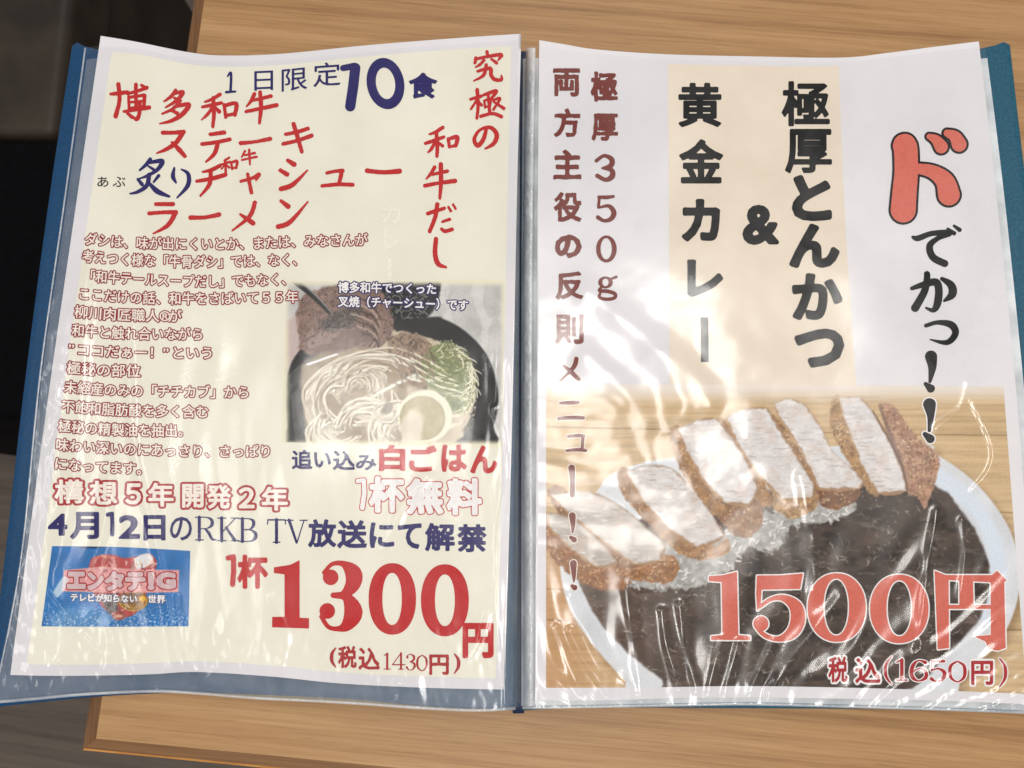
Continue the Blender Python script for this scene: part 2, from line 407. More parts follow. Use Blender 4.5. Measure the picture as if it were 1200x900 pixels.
SLR = dict(top=[(614, 55), (632, 54), (662, 58), (700, 63), (780, 69), (880, 71), (985, 72), (1040, 67), (1090, 61), (1155, 54)],
           bottom=[(612, 829), (640, 829), (700, 828), (800, 826), (880, 825), (1000, 828), (1100, 831), (1228, 836)],
           left=[(614, 55), (612.5, 240), (612, 460), (612, 829)], right=[(1155, 54), (1176, 230), (1199, 460), (1214, 660), (1228, 836)])
def drape(name, out, nx, ny, dz, parent, mats, f=None, label=None):
    px, py = coons(out['top'], out['bottom'], out['left'], out['right'], nx, ny)
    z = H(px, py)+dz
    if f is not None: z = z+f(px, py)
    return link(name, grid_mesh(name, at(px, py, z)), parent, mats, label)
def grow(o, dx0, dx1, dt, db):
    return dict(top=[(x+dx0+(dx1-dx0)*k/(len(o['top'])-1), y+dt) for k, (x, y) in enumerate(o['top'])],
                bottom=[(x+dx0+(dx1-dx0)*k/(len(o['bottom'])-1), y+db) for k, (x, y) in enumerate(o['bottom'])],
                left=[(x+dx0, y+dt+(db-dt)*k/(len(o['left'])-1)) for k, (x, y) in enumerate(o['left'])],
                right=[(x+dx1, y+dt+(db-dt)*k/(len(o['right'])-1)) for k, (x, y) in enumerate(o['right'])])
drape('sleeve_stack', grow(SLL, 1.5, 2, 14, -1), 120, 160, -.0014, fold, [M['stack']])
drape('sleeve_stack', grow(SLR, -1, 2, 14, -2), 120, 160, -.0014, fold, [M['stackw']])

# ------------------------------------------------------------------ sheets of the menu
left = empty('menu_sheet', at(330, 430, 0.0), 'pale yellow ramen menu sheet with red brush lettering in the left sleeve', 'menu sheet', 'menu sheets in the folder')
right = empty('menu_sheet', at(900, 430, 0.0), 'white cutlet curry menu sheet with bold black lettering in the right sleeve', 'menu sheet', 'menu sheets in the folder')
drape('paper', SHL, 190, 270, 0, left, [M['paper']])
drape('paper', SHR, 190, 270, 0, right, [M['paper']])
YB = dict(top=[(131, 61), (165, 64), (220, 75), (262, 78), (330, 76), (430, 66), (530, 58), (599, 54)],
          bottom=[(31, 778), (60, 779), (125, 778.5), (180, 777), (232, 775), (320, 780), (400, 788), (500, 793), (581, 795)],
          left=[(131, 61), (108, 220), (77, 440), (45, 680), (31, 778)], right=[(599, 54), (595, 220), (590, 460), (585, 680), (581, 795)])
drape('print_background', YB, 180, 260, .00005, left, [M['yellow']])
BB = dict(top=[(783, 75), (880, 77), (983, 77.5)], bottom=[(785, 462), (890, 462), (1004, 462)], left=[(783, 75), (785, 462)], right=[(983, 77.5), (990, 250), (1004, 462)])
drape('print_background', BB, 70, 130, .00005, right, [M['band']])

# ------------------------------------------------------------------ lettering engine
def squares(f, gx, gy):
    """filled region f>0 on a grid -> points and triangles (marching squares, runs merged)"""
    a, b, c, d = f[:-1, :-1], f[:-1, 1:], f[1:, 1:], f[1:, :-1]
    case = (a > 0)*1+(b > 0)*2+(c > 0)*4+(d > 0)*8
    P, T, base = [], [], 0
    full = case == 15
    rr, s0, s1 = [], [], []
    for r in range(full.shape[0]):
        row = full[r]
        if not row.any(): continue
        e = np.flatnonzero(np.diff(np.r_[0, row.astype(int), 0]))
        for k in range(0, len(e), 2):
            for q in range(e[k], e[k+1], 6):
                rr.append(r); s0.append(q); s1.append(min(q+6, e[k+1]))
    if rr:
        rr, s0, s1 = map(np.array, (rr, s0, s1))
        q = np.stack([np.stack([gx[s0], gy[rr]], -1), np.stack([gx[s1], gy[rr]], -1), np.stack([gx[s1], gy[rr+1]], -1), np.stack([gx[s0], gy[rr+1]], -1)], 1)
        n = len(q); P.append(q.reshape(-1, 2)); i = np.arange(n)[:, None]*4
        T += [np.concatenate([i+[0, 1, 2], i+[0, 2, 3]])]; base = 4*n
    for cs in range(1, 15):
        I, J = np.nonzero(case == cs)
        if not len(I): continue
        xs = [gx[J], gx[J+1], gx[J+1], gx[J]]; ys = [gy[I], gy[I], gy[I+1], gy[I+1]]
        fs = [a[I, J], b[I, J], c[I, J], d[I, J]]
        pts = []
        for k in range(4):
            k2 = (k+1) % 4
            i0, i1 = (cs >> k) & 1, (cs >> k2) & 1
            if i0: pts.append(np.stack([xs[k], ys[k]], -1))
            if i0 != i1:
                t = fs[k]/(fs[k]-fs[k2])
                pts.append(np.stack([xs[k]+t*(xs[k2]-xs[k]), ys[k]+t*(ys[k2]-ys[k])], -1))
        q = np.stack(pts, 1); n, m = q.shape[:2]
        P.append(q.reshape(-1, 2)); i = base+np.arange(n)[:, None]*m
        for k in range(1, m-1): T.append(i+[0, k, k+1])
        base += n*m
    if not P: return np.zeros((0, 2)), np.zeros((0, 3), int)
    return np.concatenate(P), np.concatenate(T)

_fc = bpy.data.curves.new('type', 'FONT'); _fc.resolution_u = 3
_fo = bpy.data.objects.new('type', _fc); COL.objects.link(_fo)
_cache = {}
NG = 84; EX0, EX1 = -.20, 1.20
EG = np.linspace(EX0, EX1, NG)
def glyph(ch):
    """signed distance field (positive inside, em units) of a character of the built-in typeface"""
    if ch in _cache: return _cache[ch]
    _fc.body = ch
    dg = bpy.context.evaluated_depsgraph_get(); dg.update()
    ev = _fo.evaluated_get(dg); me = ev.to_mesh()
    vs = np.array([v.co[:2] for v in me.vertices]).reshape(-1, 2)
    cnt = {}
    for p in me.polygons:
        for e in p.edge_keys: cnt[e] = cnt.get(e, 0)+1
    E = np.array([e for e, k in cnt.items() if k == 1]).reshape(-1, 2)
    ev.to_mesh_clear()
    if not len(E): _cache[ch] = None; return None
    A, B = vs[E[:, 0]], vs[E[:, 1]]
    X, Y = np.meshgrid(EG, EG-.18)
    best = np.full(X.shape, 9.); ins = np.zeros(X.shape, bool)
    for (x0, y0), (x1, y1) in zip(A, B):
        dx, dy = x1-x0, y1-y0; L = dx*dx+dy*dy+1e-14
        t = np.clip(((X-x0)*dx+(Y-y0)*dy)/L, 0, 1)
        best = np.minimum(best, np.hypot(X-x0-t*dx, Y-y0-t*dy))
        if y0 != y1: ins ^= ((y0 > Y) != (y1 > Y)) & (X < (x1-x0)*(Y-y0)/(y1-y0)+x0)
    r = (np.where(ins, best, -best), vs[:, 0].min(), vs[:, 0].max(), vs[:, 1].min(), vs[:, 1].max())
    _cache[ch] = r; return r
class Print:
    """collects lettering and lays it on the page as ONE mesh"""
    Z = {1: .00016, 2: .00023, 3: .00030}
    def __init__(s): s.P, s.T, s.I, s.Zs, s.mats, s.n, s.k = [], [], [], [], [], 0, 0
    def add(s, pts, tri, m, lvl):
        if not len(tri): return
        if m not in s.mats: s.mats.append(m)
        s.k += 1
        s.P.append(pts); s.T.append(tri+s.n); s.n += len(pts); s.I.append(np.full(len(tri), s.mats.index(m)))
        s.Zs.append(np.full(len(pts), s.Z[lvl]+(s.k % 23)*8e-7))
    def build(s, name, parent, label=None):
        P = np.concatenate(s.P); z = H(P[:, 0], P[:, 1])+np.concatenate(s.Zs)
        return link(name, tri_mesh(name, at(P[:, 0], P[:, 1], z), np.concatenate(s.T), np.concatenate(s.I)), parent, [M[m] for m in s.mats], label)
    # a character of the typeface: layers = [(offset in em, colour, level)]
    def ch(s, c, fit, layers, box=True, rot=0, shear=0, ang=0, wob=0):
        g = glyph(c)
        if g is None: return
        f, x0, x1, y0, y1 = g
        om = layers[0][0]
        if wob:
            X, Y = np.meshgrid(EG, EG); f = f+wob*(fbm(X*5+ord(c) % 50, Y*5, 3, 2)-.5)
        for off, m, lv in layers:
            pts, tri = squares(f+off, EG, EG-.18)
            if not len(tri): continue
            x, y = pts[:, 0], pts[:, 1]
            if box:                                   # fit the inked box to a box on the page
                bx0, bx1, by0, by1 = fit
                u = (x-(x0-om))/(x1-x0+2*om); v = ((y1+om)-y)/(y1-y0+2*om)
                if rot: u, v = 1-(y-(y0-om))/(y1-y0+2*om), (x-(x0-om))/(x1-x0+2*om); u = 1-u if rot < 0 else u
                v = v+shear*(u-.5)
                q = np.stack([bx0+u*(bx1-bx0), by0+v*(by1-by0)], -1)
            else:                                     # em box: centre x,y, width, height
                cx, cy, w, h = fit
                dx = (x-.5)*w; dy = -(y-.36)*h
                q = np.stack([cx+dx*math.cos(ang)-dy*math.sin(ang), cy+dx*math.sin(ang)+dy*math.cos(ang)], -1)
            s.add(q, tri, m, lv)
    def line(s, text, pts, h, layers, adv=None):
        """a line of text from its left end to its right end through control points at mid height"""
        w = [(.55 if ord(c) < 128 or c in '®”' else .5 if c == ' ' else 1.) for c in text]
        p = resample(pts, 200); d = np.r_[0, np.cumsum(np.hypot(*np.diff(p, axis=0).T))]
        sc = d[-1]/sum(w); a = 0
        for c, k in zip(text, w):
            t = (a+k/2)*sc; a += k
            if c == '　': continue
            x, y = np.interp(t, d, p[:, 0]), np.interp(t, d, p[:, 1])
            x2, y2 = np.interp(min(t+8, d[-1]), d, p[:, 0]), np.interp(min(t+8, d[-1]), d, p[:, 1])
            x1, y1 = np.interp(max(t-8, 0), d, p[:, 0]), np.interp(max(t-8, 0), d, p[:, 1])
            g = glyph(c)
            half = k < 1
            s.ch(c, (x+(.5-.275)*sc if half else x, y, sc, h), layers, box=False, ang=math.atan2(y2-y1, x2-x1))
    # brush strokes and drawn outlines: shapes in crop coordinates (scale 3.75, origin ox,oy)
    def draw(s, shapes, org, layers, k=3.75, res=.42, sm=True, rough=0.):
        """shapes: ('s', pts) stroke, ('p', poly[, hole]) outline"""
        allp = []
        for t, *a in shapes:
            for q in a[0]: allp.append((q[0], q[1], q[2] if len(q) > 2 else 0))
        A = np.array(allp); pad = 3*k
        x0, x1 = (A[:, 0]-A[:, 2]).min()-pad, (A[:, 0]+A[:, 2]).max()+pad
        y0, y1 = (A[:, 1]-A[:, 2]).min()-pad, (A[:, 1]+A[:, 2]).max()+pad
        gx = np.arange(x0, x1, res*k); gy = np.arange(y0, y1, res*k)
        X, Y = np.meshgrid(gx, gy); F = np.full(X.shape, -1e9)
        for t, *a in shapes:
            if t == 's': F = np.maximum(F, stroke_sdf(X, Y, spline(a[0]) if sm else a[0]))
            else:
                g = poly_sdf(X, Y, a[0])
                if len(a) > 1: g = np.minimum(g, -poly_sdf(X, Y, a[1]))
                F = np.maximum(F, g)
        if rough: F = F+rough*(fbm(X/9, Y/9, 5, 3)-.5)
        for off, m, lv in layers:
            pts, tri = squares(F+off*k, gx, gy)
            s.add(pts/k+np.array(org), tri, m, lv)
def St(*p): return ('s', list(p))
def ell(cx, cy, rx, ry, n=48, sl=0, pw=1.0):
    out = []
    for k in range(n):
        a = 2*math.pi*k/n; c, q = math.cos(a), math.sin(a)
        c = math.copysign(abs(c)**pw, c); q = math.copysign(abs(q)**pw, q)
        out.append((cx+rx*c-sl*ry*q, cy+ry*q))
    return out
Z1, Z2, Z5, Z6 = (0, 0), (300, 0), (0, 220), (300, 220)
# ---- left sheet: headlines in brush lettering
head = Print(); RED = [(.45, 'red', 1)]
def br(org, *sh, lay=RED): head.draw(list(sh), org, lay, rough=3.0)
br(Z1, St((487,413,5),(525,410,8),(560,404,6)), St((520,370,8),(525,440,7),(508,510,9)), St((560,412,5),(610,398,6),(645,385,7)), St((622,374,5),(642,388,7)),
   St((597,372,7),(598,480,6)), St((565,425,5),(567,478,5)), St((565,428,5),(635,418,6)), St((635,420,7),(632,478,6)), St((568,450,4),(632,443,4)), St((568,475,4),(632,468,4)),
   St((545,490,5),(600,482,6),(655,472,8)), St((615,450,6),(612,500,7),(600,523,8),(583,514,3)), St((560,498,5),(580,514,7)))
br(Z1, St((772,398,7),(750,425,6),(722,445,3)), St((762,412,5),(803,405,8),(778,440,7),(728,472,3)), St((765,430,4),(785,442,6)),
   St((792,443,6),(760,478,6),(712,500,3)), St((778,466,6),(829,460,9),(803,500,9),(755,530,7),(703,543,2)), St((752,484,5),(780,498,7)))
br(Z1, St((966,415,7),(930,437,6),(900,448,3)), St((890,470,5),(930,462,7),(972,452,6)), St((937,430,7),(940,500,7),(935,556,6)), St((935,468,5),(912,502,6),(886,526,2)), St((943,470,4),(963,490,8)),
   St((985,460,6),(992,515,6)), St((985,465,6),(1037,455,8),(1032,505,7)), St((992,508,6),(1032,500,6)))
br(Z1, St((1118,413,7),(1102,445,6),(1083,468,2)), St((1105,442,5),(1150,432,6),(1190,422,7)), St((1082,490,6),(1140,478,7),(1215,462,8)), St((1143,405,7),(1147,470,8),(1140,541,5)))
br(Z1, St((716,583,8),(760,583,7),(806,580,9)), St((803,583,9),(772,628,9),(730,656,7),(688,673,2)), St((755,625,4),(785,655,9),(812,686,7)))
br(Z1, St((925,590,7),(985,582,8)), St((888,633,7),(950,625,7),(1010,612,7)), St((957,630,8),(942,675,8),(905,711,3)))
br(Z1, St((1058,629,8),(1120,623,6),(1187,610,8)))
br(Z2, St((130,590,6),(180,580,7),(228,565,7)), St((120,632,7),(180,618,7),(244,596,8)), St((165,545,8),(185,610,8),(201,666,7)))
br(Z1, St((1007,693,4),(985,706,2)), St((972,723,3),(1008,712,4)), St((990,702,4),(992,760,4)), St((988,724,3),(973,743,2)), St((995,725,2),(1007,736,4)), St((1015,712,4),(1020,742,4)), St((1015,715,4),(1041,708,5),(1038,738,4)), St((1020,740,3),(1037,735,3)))
br(Z1, St((1076,664,4),(1062,690,2)), St((1075,682,3),(1120,672,4)), St((1062,703,3),(1128,689,4)), St((1095,658,4),(1098,722,3)))
br(Z1, St((967,728,7),(930,746,7),(890,756,3)), St((865,796,6),(930,785,8),(990,768,8)), St((926,755,7),(920,810,8),(880,861,3)))
br(Z1, St((1058,797,5),(1110,782,6),(1138,766,7),(1125,792,3)), St((1088,765,6),(1105,846,7)))
br(Z2, St((140,705,7),(167,722,10)), St((107,748,7),(136,766,9)), St((110,830,9),(160,812,9),(226,748,2)))
br(Z2, St((312,760,6),(345,753,6),(380,750,8)), St((377,755,8),(366,802,7)), St((290,817,6),(360,810,7),(425,812,7)))
br(Z2, St((488,750,9),(560,757,8),(630,752,10)))
br(Z5, St((685,72,7),(760,72,8)), St((655,113,7),(720,108,7),(772,108,9)), St((770,112,9),(737,165,8),(673,202,2)))
br(Z5, St((838,131,9),(900,130,7),(962,118,9)))
br(Z5, St((1120,65,8),(1097,125,8),(1020,189,2)), St((1056,117,4),(1090,140,9),(1112,156,9)))
br(Z6, St((110,58,6),(141,82,10)), St((97,171,9),(150,150,9),(228,61,2)))
br(Z2, St((1015,228,6),(1018,245,5)), St((966,255,6),(962,277,5)), St((965,260,5),(1030,246,6),(1078,241,7),(1065,263,3)), St((1002,265,5),(982,285,5),(965,295,2)), St((1035,260,4),(1057,276,6)),
   St((975,313,5),(1028,300,7),(1033,330,7),(1050,349,7),(1078,350,6),(1079,333,3)), St((1012,285,6),(1000,330,6),(957,355,2)))
br(Z2, St((943,436,5),(990,422,6)), St((972,395,7),(976,470,6),(970,519,5)), St((970,440,4),(945,478,4)), St((978,445,3),(991,462,5)), St((1002,417,5),(1055,400,7),(1035,432,5)), St((1020,410,5),(1027,492,6)),
   St((1003,442,4),(1007,472,4)), St((1003,443,4),(1030,436,4),(1028,466,4)), St((1007,470,3),(1028,466,3)), St((1043,440,4),(1072,433,5),(1043,482,4)), St((1045,447,4),(1089,476,6)), St((988,511,6),(1040,499,6),(1078,512,7)))
br(Z2, St((1012,566,6),(1000,610,8),(975,640,8),(959,612,7),(983,572,5),(1030,560,7),(1058,592,9),(1045,630,8),(1008,653,3)))
br(Z2, St((820,560,7),(790,580,6),(762,590,3)), St((745,630,6),(790,615,7),(825,602,6)), St((792,580,7),(797,640,7),(795,686,6)), St((790,620,5),(770,655,6),(757,669,3)), St((800,625,4),(820,641,6)),
   St((845,610,6),(850,645,6)), St((845,612,6),(884,602,8),(878,640,7)), St((850,646,5),(880,638,6)))
br(Z2, St((785,735,7),(767,765,6),(748,786,2)), St((775,767,5),(840,752,7)), St((742,816,7),(800,805,7),(874,795,9)), St((812,722,8),(813,800,8),(808,871,5)))
br(Z6, St((755,113,7),(790,102,7),(828,90,6)), St((797,73,8),(787,130,8),(763,192,7)), St((818,150,4),(850,139,6)), St((815,180,5),(830,191,7),(861,183,7)), St((846,85,4),(856,102,5)), St((866,74,4),(877,92,4)))
br(Z6, St((791,225,8),(787,290,9),(801,335,9),(835,349,4)))
head.build('headline', left, 'red brush lettering')
sub = Print(); NV = [(.2, 'navy', 1)]
sub.draw([St((660,700,8),(640,725,7),(614,748,4)), St((655,715,6),(712,708,10),(692,745,8),(645,773,6),(608,786,2)), St((652,730,4),(674,744,6)), St((606,788,6),(624,810,8)), St((697,772,7),(675,800,4)),
          St((655,768,9),(645,815,9),(605,843,7),(571,851,3)), St((652,800,5),(690,840,11),(743,863,5))], Z1, NV)
sub.draw([St((766,738,4),(760,775,9),(773,802,4)), St((797,744,3),(827,765,8),(825,815,9),(778,869,3)), ], Z1, NV)
sub.draw([St((383,299,13),(432,290,14)), St((436,299,22),(427,380,22),(414,467,22))], Z2, NV, sm=False)
sub.draw([('p', ell(569, 367, 82, 112, sl=-.09), ell(569, 366, 43, 70, sl=-.09))], Z2, NV)
sub.ch('食', (479, 512.5, 85, 115.5), [(.038, 'navy', 1)])
thin = [(.006, 'navy', 1)]
sub.draw([St((1000,335,3),(1015,322,5),(1013,402,5)), St((994,405,5),(1034,402,4))], Z1, NV)
sub.ch('日', (298, 320, 83, 106), thin, shear=-.04); sub.ch('限', (330, 360, 80, 106), thin, shear=-.12); sub.ch('定', (367, 399, 73, 101), thin, shear=-.08)
sub.ch('あ', (114, 127, 207, 219), [(.006, 'black', 1)]); sub.ch('ぶ', (132, 147, 207, 219), [(.006, 'black', 1)])
sub.build('subheading', left, 'navy lettering')
gh = Print()
for c, b in (('カ', (447, 469, 240, 262)), ('レ', (450, 468, 268, 293))): gh.ch(c, b, [(.02, 'ghost', 1)])
gh.ch('ー', (454, 459, 303, 328), [(.02, 'ghost', 1)], rot=1)
gh.build('show_through', left)
# body text: pale letters with a red outline
body = Print(); OUT = [(.095, 'deepred', 1), (.014, 'cream', 2)]
for text, p in (
    ('ダシは、味が出にくいとか、または、みなさんが', [(99, 280), (165, 285), (270, 286), (350, 283), (431, 281)]),
    ('考えつく様な「牛骨ダシ」では、なく、', [(96, 300), (160, 305), (240, 307), (357, 304)]),
    ('「和牛テールスープだし」でもなく、', [(97, 323), (160, 327), (240, 330), (344, 327)]),
    ('ここだけの話、和牛をさばいて５５年', [(91, 344), (160, 349), (240, 350), (350, 348)]),
    ('柳川肉匠職人®が', [(87, 365), (140, 369), (213, 371)]),
    ('和牛と触れ合いながら', [(84, 387), (150, 391), (239, 392)]),
    ('”ココだぁー！”という', [(80, 409), (150, 413), (251, 414)]),
    ('極秘の部位', [(78, 431), (120, 434), (165, 435)]),
    ('未経産のみの「チチカブ」から', [(75, 453), (150, 458), (293, 460)]),
    ('不飽和脂肪酸を多く含む', [(72, 476), (150, 481), (245, 483)]),
    ('極秘の精製油を抽出。', [(68, 499), (140, 504), (224, 505)]),
    ('味わい深いのにあっさり、さっぱり', [(65, 521), (140, 526), (230, 529), (319, 529)]),
    ('になってます。', [(63, 543), (110, 547), (176, 550)])):
    body.line(text, p, 15.6, OUT)
body.build('body_text', left)
slo = Print(); BO = [(.115, 'dullred', 1), (.030, 'cream', 2)]
for c, x0, x1 in (('構', 61, 101), ('想', 102, 140), ('５', 144, 168), ('年', 171, 206), ('開', 211, 241), ('発', 240, 273), ('２', 277, 301), ('年', 304, 340)):
    yc = 576+(x0-61)*.034; h = 16.5 if c not in '５２' else 15
    slo.ch(c, (x0, x1, yc-h, yc+h), BO)
slo.build('slogan', left, 'pale letters in a thick red outline')
# serif letters, drawn by hand in a unit box
A_, B_ = .075, .026
SER = {
 'R': [[(.22,0,A_),(.22,1,A_)], [(.04,.01,B_),(.55,.01,B_),(.80,.13,A_),(.80,.36,A_),(.55,.50,B_),(.25,.50,B_)], [(.04,.99,B_),(.42,.99,B_)], [(.48,.5,B_*1.5),(.66,.68,A_),(.82,.95,A_*.8),(1.0,.98,B_)]],
 'K': [[(.22,0,A_),(.22,1,A_)], [(.04,.01,B_),(.42,.01,B_)], [(.04,.99,B_),(.42,.99,B_)], [(.85,.01,B_),(.25,.62,B_)], [(.42,.42,A_*.8),(.82,.98,A_)], [(.66,.99,B_),(1.0,.99,B_)], [(.66,.01,B_),(.98,.01,B_)]],
 'B': [[(.22,0,A_),(.22,1,A_)], [(.04,.01,B_),(.55,.01,B_),(.78,.12,A_),(.76,.34,A_),(.55,.48,B_),(.25,.48,B_)], [(.3,.48,B_),(.6,.49,B_),(.88,.64,A_*1.1),(.86,.86,A_*1.1),(.6,.99,B_),(.04,.99,B_)]],
 'T': [[(.5,0,A_),(.5,1,A_)], [(.04,.02,B_*1.3),(.96,.02,B_*1.3)], [(.04,.02,B_),(.02,.2,B_)], [(.96,.02,B_),(.98,.2,B_)], [(.32,.99,B_),(.68,.99,B_)]],
 'V': [[(.18,.0,A_),(.52,.98,A_*.7)], [(.86,.0,B_),(.54,.98,B_)], [(.0,.01,B_),(.36,.01,B_)], [(.68,.01,B_),(1,.01,B_)]],
 '1': [[(.52,.03,A_),(.52,.97,A_)], [(.2,.14,B_),(.5,.03,B_*1.6)], [(.18,.98,B_),(.86,.98,B_)]],
 '3': [[(.18,.2,A_),(.22,.08,B_),(.48,.02,B_),(.76,.14,A_),(.74,.36,A_*.9),(.42,.48,B_)], [(.42,.48,B_),(.76,.56,A_*.9),(.84,.76,A_),(.6,.97,B_*1.3),(.3,.96,B_),(.14,.82,A_)]],
 '4': [[(.68,.0,A_*.9),(.68,.97,A_*.9)], [(.66,.02,B_),(.06,.7,B_)], [(.06,.71,B_*1.3),(.96,.71,B_*1.3)], [(.5,.98,B_),(.86,.98,B_)]],
 '0': [[(.5,.02,B_),(.2,.2,A_*.8),(.13,.5,A_),(.2,.8,A_*.8),(.5,.98,B_),(.8,.8,A_*.8),(.87,.5,A_),(.8,.2,A_*.8),(.5,.02,B_)]],
 '6': [[(.82,.12,A_),(.5,.02,B_),(.24,.2,A_),(.13,.55,A_*1.1),(.22,.85,A_),(.5,.98,B_),(.8,.85,A_),(.86,.66,A_),(.75,.47,A_*.8),(.48,.40,B_),(.2,.56,B_)]],
 '5': [[(.2,.05,A_*.8),(.82,.03,A_*.8)], [(.18,.04,B_),(.16,.48,B_)], [(.16,.48,B_),(.5,.38,B_*1.3),(.82,.52,A_),(.86,.72,A_*1.1),(.68,.92,A_*.8),(.4,.98,B_),(.16,.86,A_)]],
 '(': [[(.75,-.08,B_),(.35,.2,A_*.8),(.25,.5,A_),(.35,.8,A_*.8),(.75,1.1,B_)]],
 ')': [[(.25,-.08,B_),(.65,.2,A_*.8),(.75,.5,A_),(.65,.8,A_*.8),(.25,1.1,B_)]],
}
def serif(pr, c, x0, x1, y0, y1, layers, fat=1.0):
    h = y1-y0; w = x1-x0; k = 4.0
    sh = [('s', [((x*w)*k, (y*h)*k, r*h*k*fat) for x, y, r in st]) for st in SER[c]]
    pr.draw(sh, (x0, y0), layers, k=k, res=.36)
dat = Print(); RB = [(.035, 'navy', 1)]
def rowy(x): return 614.5+(x-56)*.0325
for c, x0, x1, h in (('4', 56, 79, 13), ('月', 82, 116, 16), ('2', 139, 164, 14), ('日', 168, 194, 15), ('の', 199, 225, 14), ('放', 361, 394, 16.5), ('送', 395, 430, 16.5), ('に', 433, 462, 15), ('て', 466, 494, 15), ('解', 498, 533, 16.5), ('禁', 536, 570, 16.5)):
    y = rowy((x0+x1)/2); dat.ch(c, (x0, x1, y-h, y+h), RB if c != 'の' else [(.015, 'navy', 1)])
dat.draw([St((474,612,9),(492,608,9)), St((492,608,9),(494,650,9),(493,698,9))], (0, 440), [(.1, 'navy', 1)], sm=False)
for c, x0, x1 in (('R', 228, 253), ('K', 254, 280), ('B', 279, 302), ('T', 313, 335), ('V', 334, 360)):
    y = rowy((x0+x1)/2)-1; serif(dat, c, x0, x1, y-13.5, y+13.5, [(.1, 'navy', 1)], .85)
for c, x0, x1, y0, y1 in (('追', 342, 366, 527, 550), ('い', 368, 388, 530, 548), ('込', 390, 416, 528, 551), ('み', 417, 441, 533, 551)):
    dat.ch(c, (x0, x1, y0, y1), [(.03, 'navy', 1)])
dat.build('date_line', left, 'navy lettering')
ric = Print()
for c, b in (('白', (444, 475, 521, 552)), ('ご', (479, 512, 522, 553)), ('は', (517, 547, 521, 553)), ('ん', (551, 583, 522, 555))):
    ric.ch(c, b, [(.045, 'red', 1)])
for c, b in (('杯', (431, 475, 557, 602)), ('無', (475, 521, 559, 604)), ('料', (522, 566, 559, 605))):
    ric.ch(c, b, [(.075, 'red', 1), (.048, 'white', 2)])
ric.draw([St((447,464,8),(474,460,8)), St((474,460,8),(476,520,9),(467,582,9))], (300, 440), [(1.3, 'red', 1), (.3, 'white', 2)], sm=False)
ric.build('offer', left, 'red letters, the lower row white with a red outline')
pri = Print()
pri.draw([St((1003,802,11),(1026,797,11)), St((1026,797,11),(1027,860,11),(1022,918,11))], (0, 440), [(.2, 'red', 1)], sm=False)
pri.ch('杯', (278, 314, 650, 690), [(.045, 'red', 1)])
pri.draw([('p', [(321, 665), (340, 662), (351, 656.5), (351, 724), (362, 724.5), (362, 736.5), (319, 735), (319, 723), (333.5, 723), (333.5, 673), (321, 671.5)])], (0, 0), [(.1, 'red', 1)], k=1., res=.5)
pri.draw([St((328,62,34)), St((298,42,8),(335,4,9),(385,4,14),(428,45,36),(424,95,32),(385,138,17),(340,141,12)), St((345,141,12),(398,150,20),(428,214,40),(402,270,26),(365,288,12),(318,280,9),(288,235,10)), St((313,210,34))], (300, 660), [(.1, 'red', 1)])
pri.draw([('p', ell(599, 157, 104, 157, pw=.93), ell(598, 157, 43, 115, pw=.93))], (300, 660), [(.1, 'red', 1)])
pri.draw([('p', ell(830, 163, 105, 158, pw=.93), ell(830, 163, 44, 114, pw=.93))], (300, 660), [(.1, 'red', 1)])
pri.ch('円', (542, 578.5, 730, 771.5), [(.045, 'red', 2)])
DR = [(.03, 'dullred', 1)]
pri.ch('税', (396, 418, 757, 783), DR, wob=.03); pri.ch('込', (420, 445, 759, 785), DR, wob=.03); pri.ch('円', (503, 526, 767, 791), DR, wob=.03)
for c, x0, x1, y in (('1', 448, 459, 775), ('4', 459, 475, 775), ('3', 475, 488, 776), ('0', 487, 502, 777)): serif(pri, c, x0, x1, y-9.5, y+9.5, [(.1, 'dullred', 1)], .85)
serif(pri, '(', 386, 396, 761, 780, DR, 1.5); serif(pri, ')', 530, 540, 768, 787, DR, 1.5)
pri.build('price', left)

